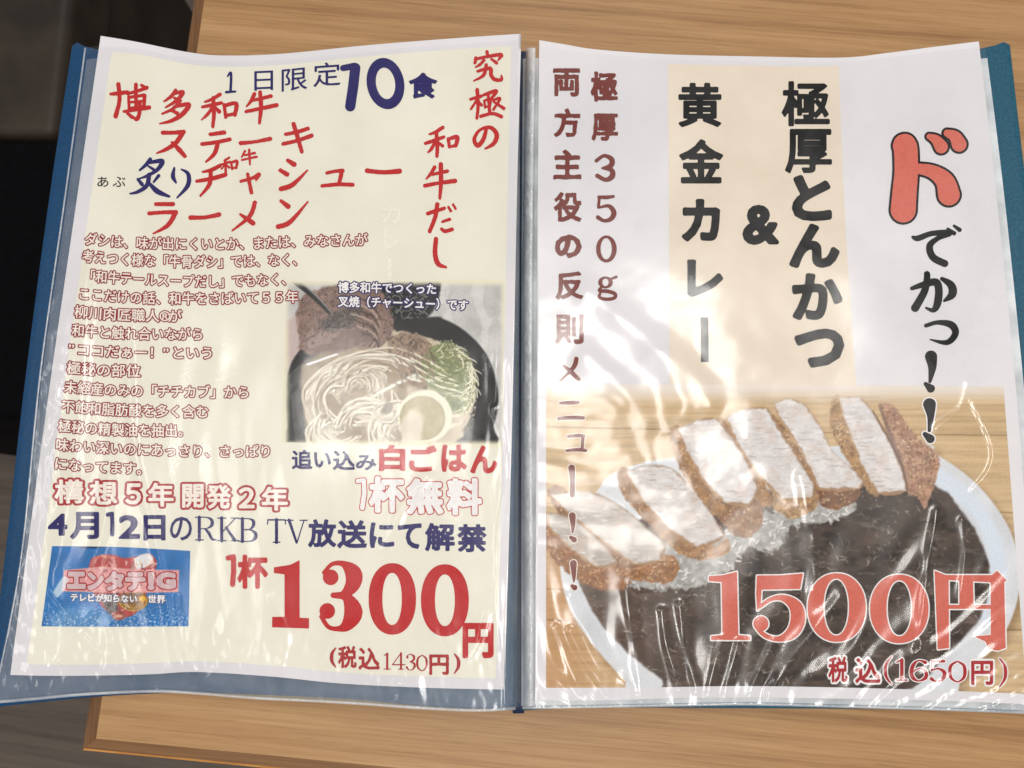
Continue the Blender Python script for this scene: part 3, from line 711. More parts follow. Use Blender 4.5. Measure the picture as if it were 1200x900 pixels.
# ------------------------------------------------------------------ printed pictures (colours computed per point of a fine sheet)
class Paint:
    def __init__(s, out, nx, ny):
        s.x, s.y = coons(out['top'], out['bottom'], out['left'], out['right'], nx, ny)
        s.c = np.zeros(s.x.shape+(3,))
    def fill(s, a, col):
        a = np.clip(a, 0, 1)[..., None]; col = np.asarray(col, float)
        s.c = s.c*(1-a)+col*a
    def poly(s, pts, col, soft=1.2, warp=0, ws=12, seed=1, alpha=1.0, close=True):
        x, y = s.x, s.y
        if warp: x = x+warp*(fbm(s.x/ws, s.y/ws, seed)-.5)*2; y = y+warp*(fbm(s.x/ws+40, s.y/ws, seed+3)-.5)*2
        pts = [p[:2] for p in spline([(*p, 0) for p in pts+[pts[0]]], 4)[:-1]] if close else pts
        a = smooth(-soft, soft, poly_sdf(x, y, pts))*alpha
        s.fill(a, col); return a
    def stroke(s, st, col, soft=.8, alpha=1.0, warp=0, seed=1):
        st = spline(st); a = np.array(st); m = a[:, 2].max()+soft+warp+3
        sel = (s.x > a[:, 0].min()-m) & (s.x < a[:, 0].max()+m) & (s.y > a[:, 1].min()-m) & (s.y < a[:, 1].max()+m)
        x, y = s.x[sel], s.y[sel]
        if not len(x): return
        if warp: x, y = x+warp*(fbm(x/9, y/9, seed)-.5)*2, y+warp*(fbm(x/9+30, y/9, seed+3)-.5)*2
        w = (smooth(-soft, soft, stroke_sdf(x, y, st))*alpha)[:, None]
        s.c[sel] = s.c[sel]*(1-w)+np.asarray(col, float)*w
    def tint(s, f, mask=None):
        m = 1 if mask is None else mask[..., None]
        s.c = np.clip(s.c*(1+(f[..., None]-1)*m), 0, 255)
    def build(s, name, parent, dz=.00010):
        co = at(s.x, s.y, H(s.x, s.y)+dz)
        me = grid_mesh(name, co)
        at_ = me.color_attributes.new('print', 'FLOAT_COLOR', 'POINT')
        rgba = np.ones(s.x.shape+(4,), np.float32); rgba[..., :3] = lin(np.clip(s.c, 0, 255))
        at_.data.foreach_set('color', rgba.ravel())
        return link(name, me, parent, [M['print']])
YEL = np.array((232, 227, 200.))
# bowl of beef ramen
P = Paint(dict(top=[(336, 329), (460, 330), (592, 327)], bottom=[(330, 518), (460, 522), (588, 524)], left=[(336, 329), (333, 420), (330, 518)], right=[(592, 327), (590, 430), (588, 524)]), 440, 340)
x, y = P.x, P.y
n1 = fbm(x/26, y/26, 1); n2 = fbm(x/5, y/5, 2); n3 = ridge(x/9, y/9, 4)
P.c[:] = np.array((196, 194, 190.)); P.tint(.86+.28*n1)
P.fill(smooth(.55, .75, ridge(x/40, y/70, 9))*.5*(x > 500), (228, 226, 222))
P.poly([(330, 380), (352, 372), (350, 430), (334, 520), (328, 520)], (196, 178, 172), 5)
P.poly([(448, 333), (512, 326), (508, 362), (470, 400), (440, 385)], (34, 34, 36), 2, 3)           # dark pot behind
P.fill(smooth(.72, .80, ridge(x/10, y/8, 21))*inside(x, y, [(440, 335), (505, 335), (500, 390), (440, 390)])*.7, (150, 146, 140))
P.poly([(334, 462), (338, 435), (350, 412), (380, 385), (500, 372), (520, 374), (545, 388), (568, 412), (580, 440), (584, 470), (578, 500), (565, 524), (346, 524), (337, 500)], (40, 38, 38), 1.5)
P.fill(inside(x, y, [(338, 440), (380, 400), (380, 520), (346, 520)])*.65*smooth(.3, .8, fbm(x/14, y/14, 31)+.2), (112, 112, 110))
P.poly([(392, 500), (378, 470), (380, 430), (395, 410), (440, 385), (500, 395), (535, 410), (552, 440), (556, 470), (545, 500), (520, 524), (385, 524)], (198, 184, 160), 2, 4)
# meat
ma = P.poly([(348, 372), (350, 355), (362, 343), (385, 335), (425, 333), (448, 345), (460, 372), (458, 392), (440, 410), (410, 418), (375, 416), (352, 410), (350, 392)], (128, 104, 94), 2, 4, 14)
P.tint(.70+.45*fbm(x/11, y/9, 43, 3)+.25*n2*.9+.12*(n3-.5), ma)
P.poly([(362, 398), (390, 372), (430, 366), (444, 385), (432, 402), (400, 414), (372, 412)], (120, 98, 88), 3, 5, 12, 5, .9); 
P.poly([(358, 402), (378, 388), (402, 382), (390, 398), (365, 408)], (148, 126, 114), 2, 2)
P.poly([(375, 378), (400, 362), (425, 362), (410, 382), (385, 388)], (66, 60, 58), 4, 4, alpha=.8)
for k in range(7):
    yy = 345+k*7
    P.stroke([(400+k*4, yy+2, 1.1), (430+k*2, yy+8+k, 1.4), (446-k, yy+28, 1.0), (440-k*3, yy+45, .6)], (184, 162, 148) if k % 2 else (78, 60, 54), 1.2, .8, 2, k)
P.fill(smooth(.60, .74, fbm(x/3.2, y/3.2, 41, 3))*ma*.55, (176, 156, 142)); P.fill(smooth(.60, .72, fbm(x/4, y/4, 47, 3))*ma*.6, (54, 42, 38))
# shredded meat
sh = P.poly([(455, 395), (475, 390), (500, 398), (510, 425), (500, 455), (478, 450), (458, 430)], (140, 118, 100), 2, 4)
rs = ridge(x/7+y/14, y/10-x/20, 51)
P.tint(.55+.75*rs, sh)
# noodles, swirling
nd = P.poly([(352, 430), (370, 418), (420, 408), (462, 414), (475, 440), (480, 480), (500, 524), (370, 524), (358, 490)], (158, 140, 114), 3, 5, 20, 7)
P.tint(.8+.4*n1, nd)
rg = np.random.RandomState(5)
def strand(cx, cy, r0, r1, a0, a1, sq, n):
    for k in range(n):
        r = r0+(r1-r0)*rg.rand(); b0 = a0+rg.uniform(-.35, .25); b1 = a1+rg.uniform(-.25, .35)
        ox, oy = rg.uniform(-3, 3, 2); pts = []
        for q in np.linspace(0, 1, 6):
            t = b0+(b1-b0)*q; rr = r*(1+.10*math.sin(3*t+k))
            pts.append((cx+ox+rr*math.cos(t), cy+oy+rr*sq*math.sin(t), 1.0+.25*rg.rand()))
        v = rg.rand()
        P.stroke([(a+.7, b+.9, c+.5) for a, b, c in pts], (120, 100, 76), 1.0, .45)
        P.stroke(pts, np.array((206, 194, 170))*(1-v)+np.array((236, 230, 214))*v, .7, .92)
strand(418, 452, 3, 34, 2.6, 6.6, .75, 34)
strand(425, 470, 4, 40, -.6, 2.2, .8, 20)
strand(400, 470, 22, 46, 1.7, 4.6, .95, 22)
strand(440, 440, 12, 60, 3.4, 5.6, .55, 18)
strand(430, 500, 8, 40, 3.3, 6.2, .75, 22)
strand(468, 505, 8, 36, 2.6, 5.6, .9, 20)
strand(395, 505, 10, 34, .6, 3.9, .8, 16)
strand(455, 485, 4, 15, 0., 5.5, .85, 10)
P.poly([(447, 480), (453, 472), (461, 474), (457, 483), (449, 485)], (104, 88, 68), 2, alpha=.7)
P.tint(.90+.2*n2, nd)
# greens
gr = P.poly([(498, 412), (522, 400), (546, 413), (556, 440), (554, 472), (540, 486), (520, 474), (505, 455), (494, 440)], (118, 124, 80), 2, 4)
P.tint(.68+.6*n2, gr); P.fill(smooth(.62, .75, ridge(x/5+y/9, y/6-x/9, 71))*gr*.5, (176, 186, 130))
gt = ridge(x/4-y/12, y/5+x/14, 75)
P.fill(smooth(.66, .8, gt)*inside(x, y, [(500, 400), (530, 398), (552, 420), (560, 460), (555, 500), (530, 520), (540, 470), (545, 430), (520, 408)])*.8, (226, 220, 192))
for k in range(4): P.stroke([(488-k*3, 438-k*9, 1.1), (515-k, 453-k*8, 1.2), (540-k*4, 458-k*8+k*2, 1.0)], (226, 222, 196), .7, .95)
for k in range(6): P.stroke([(433+k*2, 468-k*1.5, 1.4), (465+k*2, 450-k*2+k, 1.5), (488+k, 437+k*2, 1.3)], (232, 230, 216) if k % 2 else (206, 204, 186), .8, .95)
P.stroke([(361, 427, 1.4), (395, 415, 1.2)], (236, 234, 238), .8)
for k in range(90):
    a0, b0 = rg.uniform(500, 548), rg.uniform(404, 478); t = rg.uniform(-.9, 1.4); L = rg.uniform(5, 13)
    w0 = rg.uniform(.75, 1.35); g = (116*w0, 122*w0, 76*w0) if rg.rand() < .7 else (228, 222, 198)
    P.stroke([(a0, b0, .6), (a0+L*math.cos(t)/2, b0+L*math.sin(t)/2+1, .9), (a0+L*math.cos(t), b0+L*math.sin(t), .5)], g, .6, .8)
for k in range(46):
    t = rg.uniform(-1.2, 1.3); a0, b0 = 520+34*math.cos(t)+rg.uniform(-4, 4), 452+48*math.sin(t)+rg.uniform(-4, 4); u = t+1.6+rg.uniform(-.7, .7); L = rg.uniform(6, 15)
    P.stroke([(a0, b0, .6), (a0+L*math.cos(u)/2+1.5, b0+L*math.sin(u)/2, .8), (a0+L*math.cos(u), b0+L*math.sin(u), .5)], (232, 226, 202), .6, .85)
for k in range(50):
    a0, b0 = rg.uniform(458, 505), rg.uniform(394, 450); t = rg.uniform(.3, 1.5); L = rg.uniform(8, 18); v = rg.uniform(.6, 1.25)
    P.stroke([(a0, b0, .6), (a0+L*math.cos(t)/2+2, b0+L*math.sin(t)/2, 1.1), (a0+L*math.cos(t), b0+L*math.sin(t), .5)], np.array((150, 126, 106))*v, .7, .75)
# lemon slice
lem = P.poly(ell(498, 488, 32, 31, 20), (234, 226, 202), 1); P.poly(ell(495, 490, 27, 26, 20), (168, 158, 126), 1); P.poly(ell(495, 490, 25, 24, 20), (188, 176, 138), 1, alpha=.8)
for k in range(9):
    a = k*math.pi*2/9+.2; P.stroke([(495, 490, .4), (495+24*math.cos(a), 490+23*math.sin(a), .6)], (206, 196, 166), .6, .6)
P.tint(.85+.3*n2, smooth(-1, 1, poly_sdf(x, y, ell(495, 490, 26, 25, 20))))
P.poly([(470, 500), (480, 480), (494, 490), (492, 520), (472, 524)], (216, 206, 184), 2, 3)
# chopsticks
P.stroke([(342, 326, 4.0), (366, 346, 3.2), (386, 366, 2.2)], (52, 50, 50), .8); P.stroke([(346, 326, .8), (370, 346, .8), (388, 366, .5)], (150, 148, 146), .6)
P.tint(.93+.14*fbm(x/2, y/2, 81, 2))
# soft border into the page colour
edge = np.minimum(np.minimum(x-333+0*y, 593-x), np.minimum(y-329, 522-y))
P.fill(1-smooth(0, 9, edge+2*(n1-.5)), YEL)
pic = P.build('printed_photo', left)
cap = Print(); CP = [(.13, 'navy', 1), (.028, 'white', 2)]
cap.line('博多和牛でつくった', [(396, 337), (450, 337.5), (512, 339)], 13.4, CP)
cap.line('叉焼（チャーシュー）です', [(396, 353.5), (470, 355), (549, 358)], 13.4, CP)
cap.build('caption', pic, 'white letters in a navy outline')

# television programme logo
P = Paint(dict(top=[(61, 640), (140, 641), (223, 645.5)], bottom=[(48.5, 734), (130, 734.5), (221, 734)], left=[(61, 640), (48.5, 734)], right=[(223, 645.5), (221, 734)]), 330, 180)
x, y = P.x, P.y; n1 = fbm(x/18, y/18, 101); n2 = fbm(x/3, y/3, 103)
P.c[:] = np.array((40, 112, 178.)); P.tint(.86+.25*n1)
P.poly([(92, 638), (108, 637), (120, 641), (108, 643), (94, 642)], (22, 60, 110), 1)
P.fill(smooth(.58, .70, fbm(x/2.4, y/2.4, 107, 2))*smooth(700, 738, y+8*n1)*.9, (196, 216, 234))
P.poly([(70, 712), (115, 716), (125, 734), (60, 734)], (170, 196, 222), 6, 6, alpha=.35)
a = P.poly([(104, 664), (108, 654), (120, 650), (133, 650), (145, 654), (160, 652), (176, 649), (184, 660), (178, 676), (170, 700), (160, 718), (142, 724), (125, 716), (112, 700), (106, 682)], (176, 64, 62), 1)
P.tint(.75+.5*n2, a)
P.poly([(157, 655), (165, 650), (175, 649), (180, 656), (172, 664), (160, 667)], (222, 220, 220), 1.5)
a = P.poly([(118, 700), (136, 696), (138, 720), (126, 718)], (92, 84, 84), 1.5, 2); P.tint(.6+.8*n2, a)
P.poly([(131, 717), (140, 716), (148, 721), (140, 727), (132, 724)], (150, 74, 60), 1, 1); P.poly(ell(139, 722, 5, 2, 12), (214, 160, 140), 1)
a = P.poly(ell(156, 704, 18, 12, 16), (130, 92, 40), 1); P.tint(.6+.9*n2, a)
for r in (16, 12): 
    d = np.abs(np.hypot((x-156), (y-704)*1.4)-r); P.fill(smooth(1.2, .2, d)*(y > 700), (206, 164, 70))
P.poly([(75, 668), (120, 664), (158, 667), (210, 668), (209, 694), (150, 695), (72, 693)], (214, 150, 148), 1, close=False)
P.tint(.88+.3*n2, smooth(-1, 1, poly_sdf(x, y, [(75, 668), (210, 668), (209, 694), (72, 693)])))
P.poly([(62, 694), (74, 676), (80, 682), (68, 700)], (214, 224, 232), 1.5, alpha=.8)
rg = np.random.RandomState(3)
for k in range(150):
    a0, b0 = rg.uniform(102, 186), rg.uniform(650, 724)
    if not inside(np.array([a0]), np.array([b0]), [(104, 664), (108, 654), (120, 650), (176, 649), (184, 660), (170, 700), (160, 718), (142, 724), (125, 716), (106, 682)])[0]: continue
    t = rg.uniform(0, 3.1); L_ = rg.uniform(1.5, 6)
    P.stroke([(a0, b0, .5), (a0+L_*math.cos(t), b0+L_*math.sin(t), .8)], [(226, 190, 182), (108, 26, 36), (222, 172, 84), (92, 84, 86), (240, 226, 220)][rg.randint(5)], .6, .65)
for k in range(26):
    t = k*.243; P.stroke([(122+12*math.cos(t), 663+11*math.sin(t), .8), (122+14*math.cos(t), 663+13*math.sin(t), .8)], (226, 176, 160), .6, .7)
logo = P.build('printed_logo', left)
lg = Print()
LGL = [(.13, 'dullred', 1), (.07, 'pink', 2)]
for c, b in (('エ', (77, 102, 668, 692)), ('ン', (101, 123, 669, 693)), ('タ', (121, 147, 668, 694)), ('テ', (145, 172, 669, 694)), ('！', (171, 183, 669, 693)), ('G', (181, 208, 669, 692))):
    lg.ch(c, b, LGL)
lg.ch('e', (162.5, 171.5, 697.5, 705.5), [(.10, 'dullred', 1), (.05, 'gold', 2)])
lg.line('テレビが知らない', [(82, 700), (120, 701), (161, 702)], 9.6, [(.10, 'navy', 1), (.035, 'white', 2)])
lg.line('世界', [(173, 702), (194, 702.5)], 10, [(.10, 'navy', 1), (.035, 'white', 2)])
lg.line('史上最大', [(112, 659), (134, 656), (156, 660)], 8.5, [(.05, 'dullred', 1), (.01, 'cream', 2)]) if False else None
lg.build('logo_lettering', logo)

# ---- right sheet
# cutlet curry on a wooden board
P = Paint(dict(top=[(640, 450), (900, 451), (1176, 453)], bottom=[(640, 806), (760, 805.5), (880, 804), (1040, 807), (1203, 813)], left=[(640, 450), (640, 806)], right=[(1176, 453), (1190, 640), (1203, 813)]), 560, 370)
x, y = P.x, P.y; n1 = fbm(x/40, y/40, 201); n2 = fbm(x/5, y/5, 203); n4 = fbm(x/2.2, y/2.2, 205, 2)
P.c[:] = np.array((202, 174, 134.))
P.tint(.86+.28*fbm(x/120, y/5, 207)); P.fill(smooth(.60, .72, fbm(x/160, y/3.2, 209))*.22, (140, 104, 62))
P.fill(smooth(760, 640, x)*smooth(560, 700, y)*.6, (184, 132, 84))
for yy in (500, 590, 727, 690): P.fill(smooth(1.4, .3, np.abs(y-yy-.02*(x-640)-3*(n1-.5)))*.5, (120, 88, 54))
rim = [(655, 655), (660, 690), (672, 722), (700, 762), (733, 798), (760, 825), (1080, 830), (1130, 790), (1170, 752), (1190, 712), (1195, 670), (1187, 630), (1168, 595), (1139, 562), (1098, 533), (1060, 520), (760, 540), (690, 590)]
P.poly([(a+6, b+7) for a, b in rim], (120, 92, 60), 8, alpha=.55)
P.poly(rim, (216, 218, 221), 1.5); P.tint(.92+.14*n1, smooth(-1, 1, poly_sdf(x, y, rim)))
P.poly([(1100, 545), (1150, 590), (1176, 640), (1180, 690), (1160, 730), (1146, 720), (1158, 660), (1140, 605), (1095, 565)], (214, 222, 232), 4)
cur = [(668, 640), (678, 680), (704, 730), (740, 768), (776, 796), (800, 818), (1040, 815), (1108, 768), (1148, 724), (1160, 680), (1152, 640), (1128, 600), (1098, 570), (1050, 560), (900, 575), (780, 600)]
cm = P.poly(cur, (72, 60, 53), 2.2, 2)
P.tint(.55+.9*fbm(x/28, y/28, 211), cm)
P.fill(smooth(820, 700, x)*cm*.45, (96, 74, 58))
rg = np.random.RandomState(11)
P.fill(smooth(.52, .7, fbm(x/30, y/16, 221))*cm*.45, (28, 22, 19)); P.fill(smooth(.60, .8, fbm(x/34-y/60, y/13, 261, 3))*cm*.38, (150, 140, 130)); P.fill(smooth(900, 700, x)*cm*.35, (112, 86, 66)); P.fill(smooth(.54, .7, fbm(x/38, y/22, 229))*cm*.35, (92, 78, 68))
gt_ = lambda a, b: float(fbm(np.array([a/44.]), np.array([b/36.]), 215)[0])
for k in range(2300):                                              # glossy glints in the sauce
    a0, b0 = rg.uniform(690, 1158), rg.uniform(575, 812)
    if not inside(np.array([a0]), np.array([b0]), cur)[0] or gt_(a0, b0) < rg.uniform(.32, .56): continue
    t = rg.normal(.35, .8); L = rg.uniform(2, 11)*(.6 if rg.rand() < .5 else 1); bend = rg.uniform(-.35, .35)*L; w_ = rg.uniform(.25, .7)
    ct, q_ = math.cos(t), math.sin(t); v = rg.uniform(.30, 1)
    P.stroke([(a0-L/2*ct, b0-L/2*q_, w_*.4), (a0-bend*q_, b0+bend*ct, w_), (a0+L/2*ct, b0+L/2*q_, w_*.4)], np.array((110, 102, 96))*(1-v)+np.array((224, 216, 206))*v, .7, .25+.5*v*rg.rand())
def crumb(pts, col=(176, 138, 98), seed=3, n=60, warp=2.5, dark=.5):
    """crumb coating: mottled base with many small crumbs"""
    a = P.poly(pts, col, 1.6, warp, 8, seed)
    P.tint(.74+.5*fbm(x/12, y/10, seed+31, 3), a); P.fill(smooth(.52, .68, fbm(x/9, y/8, seed+37, 3))*a*dark*.85, (132, 92, 60))
    q = np.array(pts); rr = np.random.RandomState(seed); (x0, y0), (x1, y1) = q.min(0), q.max(0); got = 0
    for _ in range(n*6):
        c0, d0 = rr.uniform(x0-1, x1+1), rr.uniform(y0-1, y1+1)
        if not inside(np.array([c0]), np.array([d0]), pts)[0]: continue
        v = rr.rand(); t = rr.uniform(0, 6.3); L = rr.uniform(.8, 3.2)
        P.stroke([(c0, d0, rr.uniform(.4, 1.0)), (c0+L*math.cos(t), d0+L*math.sin(t), .4)], (104, 68, 44) if v < .34 else (214, 178, 132) if v < .85 else (236, 214, 180), .7, .7)
        got += 1
        if got >= n: break
def meat(pts, seed=5, col=(219, 214, 212), n=22, rim=(170, 132, 92)):
    P.poly([(a-1.0, b+1.6) for a, b in pts], rim, 1.6, 1.2, 10, seed)
    P.poly([(a+1.4, b-.4) for a, b in pts], (150, 120, 96), 1.4, 1.2, 10, seed, .7)
    a = P.poly(pts, col, 1.7, 2.4, 8, seed, close=False)
    P.tint(.90+.18*fbm(x/18, y/14, seed)+.05*(n2-.5), a); P.fill(smooth(.50, .68, fbm(x/20, y/26, seed+77, 3))*a*.45, (208, 188, 174)); P.fill(smooth(.54, .66, fbm(x/16-y/30, y/3.4, seed+79, 3))*a*.30, (178, 164, 156)); P.fill(smooth(.55, .72, fbm(x/14, y/7, seed+9, 3))*a*.4, (238, 236, 236))
    q = np.array(pts); rr = np.random.RandomState(seed); (x0, y0), (x1, y1) = q.min(0), q.max(0)
    for _ in range(n*3):
        c0, d0 = rr.uniform(x0, x1), rr.uniform(y0, y1)
        if not inside(np.array([c0]), np.array([d0]), pts)[0]: continue
        L = rr.uniform(2, 9); v = rr.rand()
        P.stroke([(c0-L, d0+rr.uniform(-1, 1), .25), (c0, d0+rr.uniform(-.8, .8), .6), (c0+L*.6, d0-rr.uniform(-.5, 1.5), .25)], (150, 132, 122) if v < .6 else (240, 238, 238), .7, .45)
# rice
ri_p = [(735, 660), (775, 640), (820, 628), (870, 618), (900, 600), (962, 582), (1000, 586), (1000, 600), (972, 612), (930, 618), (905, 650), (880, 640), (850, 672), (800, 690), (740, 686)]
ri = P.poly(ri_p, (172, 170, 166), 2, 9, 10, 31)
P.tint(.80+.4*fbm(x/9, y/8, 231, 2), ri)
for k in range(420):
    a0, b0 = rg.uniform(735, 1000), rg.uniform(584, 690)
    if not inside(np.array([a0]), np.array([b0]), ri_p)[0]: continue
    t = rg.uniform(-1.2, 1.6); L = rg.uniform(2.5, 6); v = rg.uniform(.9, 1.08)
    P.stroke([(a0+.5, b0+1, 1.6), (a0+.5+L*math.cos(t), b0+1+L*math.sin(t), 1.3)], (120, 112, 106), 1, .35)
    P.stroke([(a0, b0, 1.3), (a0+L*math.cos(t), b0+L*math.sin(t), 1.0)], np.clip(np.array((222, 221, 219))*v, 0, 250), .8, .85)
# crumbed slices, right to left
crumb([(1030, 472), (1048, 477), (1076, 514), (1098, 530), (1101, 547), (1092, 576), (1084, 595), (1074, 582), (1063, 577), (1052, 535), (1038, 500)], (172, 134, 112), 3, 230)
P.stroke([(1031, 476, 1.5), (1044, 512, 3), (1056, 548, 3.5), (1062, 574, 2)], (122, 96, 84), 1.6, .75)
crumb([(974, 472), (984, 463), (1000, 520), (1030, 578), (1018, 576), (998, 547), (980, 518), (973, 496)], (168, 132, 92), 7, 110)
meat([(984, 466), (1007, 466), (1022, 483), (1040, 515), (1055, 547), (1062, 574), (1030, 577), (1010, 544), (996, 506), (987, 483)], 5)
P.stroke([(1023, 482, .8), (1042, 515, 1.2), (1057, 547, 1.3), (1063, 573, .9)], (104, 78, 66), 1.0, .8)
crumb([(952, 568), (985, 572), (1009, 568), (1003, 586), (982, 597), (962, 592)], (128, 92, 70), 13, 70, 2.5, .8)
crumb([(904, 486), (912, 490), (946, 541), (962, 573), (946, 566), (922, 526), (906, 502)], (160, 124, 88), 11, 70)
meat([(908, 472), (926, 467), (944, 477), (961, 500), (975, 530), (999, 550), (1010, 564), (1007, 571), (961, 572), (947, 541), (929, 509), (914, 488)], 9)
crumb([(905, 574), (935, 582), (955, 574), (957, 594), (930, 608), (908, 596)], (178, 144, 106), 17, 60)
crumb([(838, 494), (850, 492), (882, 545), (908, 588), (888, 590), (862, 550), (842, 514)], (164, 126, 88), 14, 90)
meat([(852, 488), (872, 480), (898, 479), (912, 504), (938, 544), (953, 566), (952, 582), (918, 584), (888, 553), (866, 520)], 15)
crumb([(836, 588), (862, 592), (882, 584), (894, 600), (888, 622), (868, 630), (846, 614)], (140, 100, 66), 19, 110, 3, .7)
crumb([(784, 508), (798, 500), (822, 560), (852, 596), (836, 604), (808, 570), (790, 532)], (160, 122, 84), 20, 80)
meat([(796, 503), (814, 494), (838, 491), (858, 515), (876, 545), (887, 572), (878, 590), (850, 588), (824, 560), (806, 528)], 21)
crumb([(800, 626), (836, 640), (852, 630), (852, 648), (820, 656), (790, 644)], (170, 128, 88), 23, 70)
crumb([(722, 556), (736, 550), (776, 612), (814, 640), (790, 644), (756, 610), (730, 580)], (156, 116, 80), 24, 90)
meat([(734, 552), (760, 545), (786, 549), (812, 574), (834, 604), (848, 628), (816, 640), (784, 618), (756, 588)], 25, (214, 208, 204))
crumb([(700, 646), (744, 660), (778, 650), (796, 660), (786, 682), (746, 680), (716, 668)], (160, 112, 72), 27, 130, 4, .7)
crumb([(641, 574), (660, 572), (706, 632), (746, 662), (716, 662), (676, 626), (650, 594)], (140, 98, 66), 28, 110)
meat([(646, 580), (690, 576), (724, 592), (752, 614), (778, 638), (772, 656), (744, 660), (708, 634), (676, 608)], 29, (202, 194, 186))
crumb([(638, 600), (654, 610), (690, 652), (722, 668), (738, 680), (726, 692), (700, 690), (668, 674), (640, 642)], (150, 102, 64), 31, 200, 4, .7)
meat([(641, 600), (672, 608), (706, 638), (722, 658), (700, 664), (670, 642), (645, 618)], 33, (186, 176, 166))
P.tint(.95+.10*n4)
P.fill(1-smooth(452, 478, y+4*(n1-.5)), (229, 219, 208))
pic2 = P.build('printed_photo', right)

bl = Print(); BK = [(.060, 'black', 1)]
for c, b, o in (('黄', (795, 845.5, 97, 149), .030), ('金', (796, 847.5, 163, 215), .036), ('カ', (799, 844, 233, 283), .05), ('レ', (805, 847.5, 304, 348), .05),
                ('極', (916, 972.5, 95, 148), .026), ('厚', (920, 975, 151, 203), .028), ('と', (928, 975, 205, 259), .055), ('ん', (925, 984, 262, 314), .055), ('か', (928, 987.5, 320, 375), .05), ('つ', (931, 989.5, 385, 431), .055), ('&', (870, 913, 240, 287), .045)):
    bl.ch(c, b, [(o, 'black', 1)])
bl.draw([('p', [(821, 372), (830, 372), (830.5, 424), (821.5, 424)])], (0, 0), [(.1, 'black', 1)], k=1., res=.5)
bl.build('headline', right, 'bold black lettering')
do = Print()
do.draw([St((1057,171,11),(1061,172,14),(1062,200,14),(1060,225,14.5),(1058.5,246,15)), St((1072,197,6),(1092,201,8),(1107,212,11),(1112,228,13)), St((1089,160,3.5),(1097,164,6),(1103,172,8)), St((1110,156,4.5),(1119,160,7),(1124,169,9))],
        (0, 0), [(2.3, 'black', 1), (-.3, 'coral', 2)], k=1., res=.4)
do.build('accent_character', right, 'coral letter outlined in black')
ex = Print(); K1 = [(.2, 'black', 1)]; Z8 = (880, 220)
ex.draw([St((712,217,6),(735,222,12),(795,201,11),(872,199,13),(822,222,10),(786,255,14),(800,305,15),(852,333,15)), St((865,180,5),(893,200,9)), St((893,167,5),(917,185,9))], Z8, K1)
ex.draw([St((708,442,8),(760,425,13),(812,415,16),(826,450,16),(820,508,16),(802,538,10),(770,528,4)), St((770,378,9),(775,385,13),(765,450,15),(722,528,17)), St((840,400,8),(880,428,16),(885,468,17),(850,497,5)), ], Z8, K1)
ex.draw([St((770,606,8),(820,592,9),(880,602,15),(899,640,14),(862,680,11),(788,667,2)), ], Z8, K1)
KW = [(1.6, 'white', 1), (.1, 'black', 2)]
ex.draw([St((792,742,26),(797,790,17),(787,852,6)), St((768,862,8),(790,882,18))], Z8, K1)
ex.draw([St((785,128,28),(790,180,15),(784,242,7)), St((765,258,10),(788,278,19))], (880, 440), KW)
ex.build('exclamation', right, 'black brush lettering')
br_ = Print(); BN = [(.045, 'brown', 1)]
for c, b in (('両', (648, 680, 80, 113)), ('方', (649, 680, 127, 161)), ('主', (648.5, 681.5, 175, 210)), ('役', (649, 681.5, 225, 260)), ('の', (650, 681.5, 275, 302.5)), ('反', (651, 683.5, 318, 351)), ('則', (650, 684, 368, 403)), ('極', (692, 724, 84, 119)), ('厚', (693, 724.5, 133, 165))):
    br_.ch(c, b, [(.036 if c != 'の' else .05, 'brown', 1)], wob=.05)
WB = [(1.0, 'cream', 1), (0, 'brown', 2)]
Z3, Z7, ZL = (600, 0), (600, 220), (600, 440)
br_.draw([St((371,706,8),(405,684,7),(438,700,11),(434,728,11),(398,739,5)), St((402,739,5),(438,748,10),(440,775,12),(412,790,9),(375,772,9))], Z3, [(.1, 'brown', 1)])
br_.draw([St((382,41,7),(415,42,8),(446,38,6)), St((384,42,6),(380,86,6)), St((380,88,4),(425,80,8),(448,108,11),(436,136,10),(405,145,7),(378,130,9))], Z7, [(.1, 'brown', 1)])
br_.draw([('p', ell(415, 269, 45, 59), ell(414, 268, 25, 47))], Z7, [(.1, 'brown', 1)])
br_.draw([('p', ell(411, 416, 32, 26), ell(411, 416, 14, 17)), St((436,400,5),(458,392,6)), St((392,438,5),(385,452,7),(420,455,8),(452,466,8),(450,484,7),(415,490,7),(384,482,7),(388,464,5))], Z7, [(.1, 'brown', 1)])
br_.draw([St((283,752,10),(270,790,10),(210,850,4)), St((228,782,5),(262,812,10),(293,842,9))], Z7, WB)
br_.draw([St((212,122,6),(250,120,9),(290,118,8)), St((205,190,8),(260,186,9),(312,186,9))], ZL, WB)
br_.draw([St((248,268,7),(290,264,8),(316,266,7)), St((312,268,8),(308,325,7)), St((240,330,6),(290,326,8),(325,330,7))], ZL, WB)
br_.draw([St((262,406,15),(266,470,11),(265,525,12))], ZL, WB)
br_.draw([St((265,616,15),(268,660,10),(266,690,4)), St((258,712,8),(272,722,13))], ZL, WB)
br_.draw([St((270,826,15),(272,880,9),(272,905,4)), St((264,925,8),(275,932,12))], ZL, WB)
br_.build('side_lettering', right, 'brown vertical lettering')
pr2 = Print(); CO = [(1.7, 'white', 1), (.2, 'coral', 2)]
pr2.draw([('p', [(866, 58), (930, 53), (988, 38), (994, 316), (1046, 321), (1046, 337), (876, 337), (876, 321), (926, 316), (922, 82), (866, 78)])], (600, 660), CO)
R8 = (880, 660)
pr2.draw([('p', [(27, 55), (130, 54), (228, 46), (216, 112), (46, 116), (42, 186), (28, 208), (24, 130)]), St((38,192,7),(90,158,8),(145,154,14),(196,190,27),(206,250,31),(180,306,25),(122,333,11),(62,318,9),(24,280,8)), St((44,266,32))], R8, CO)
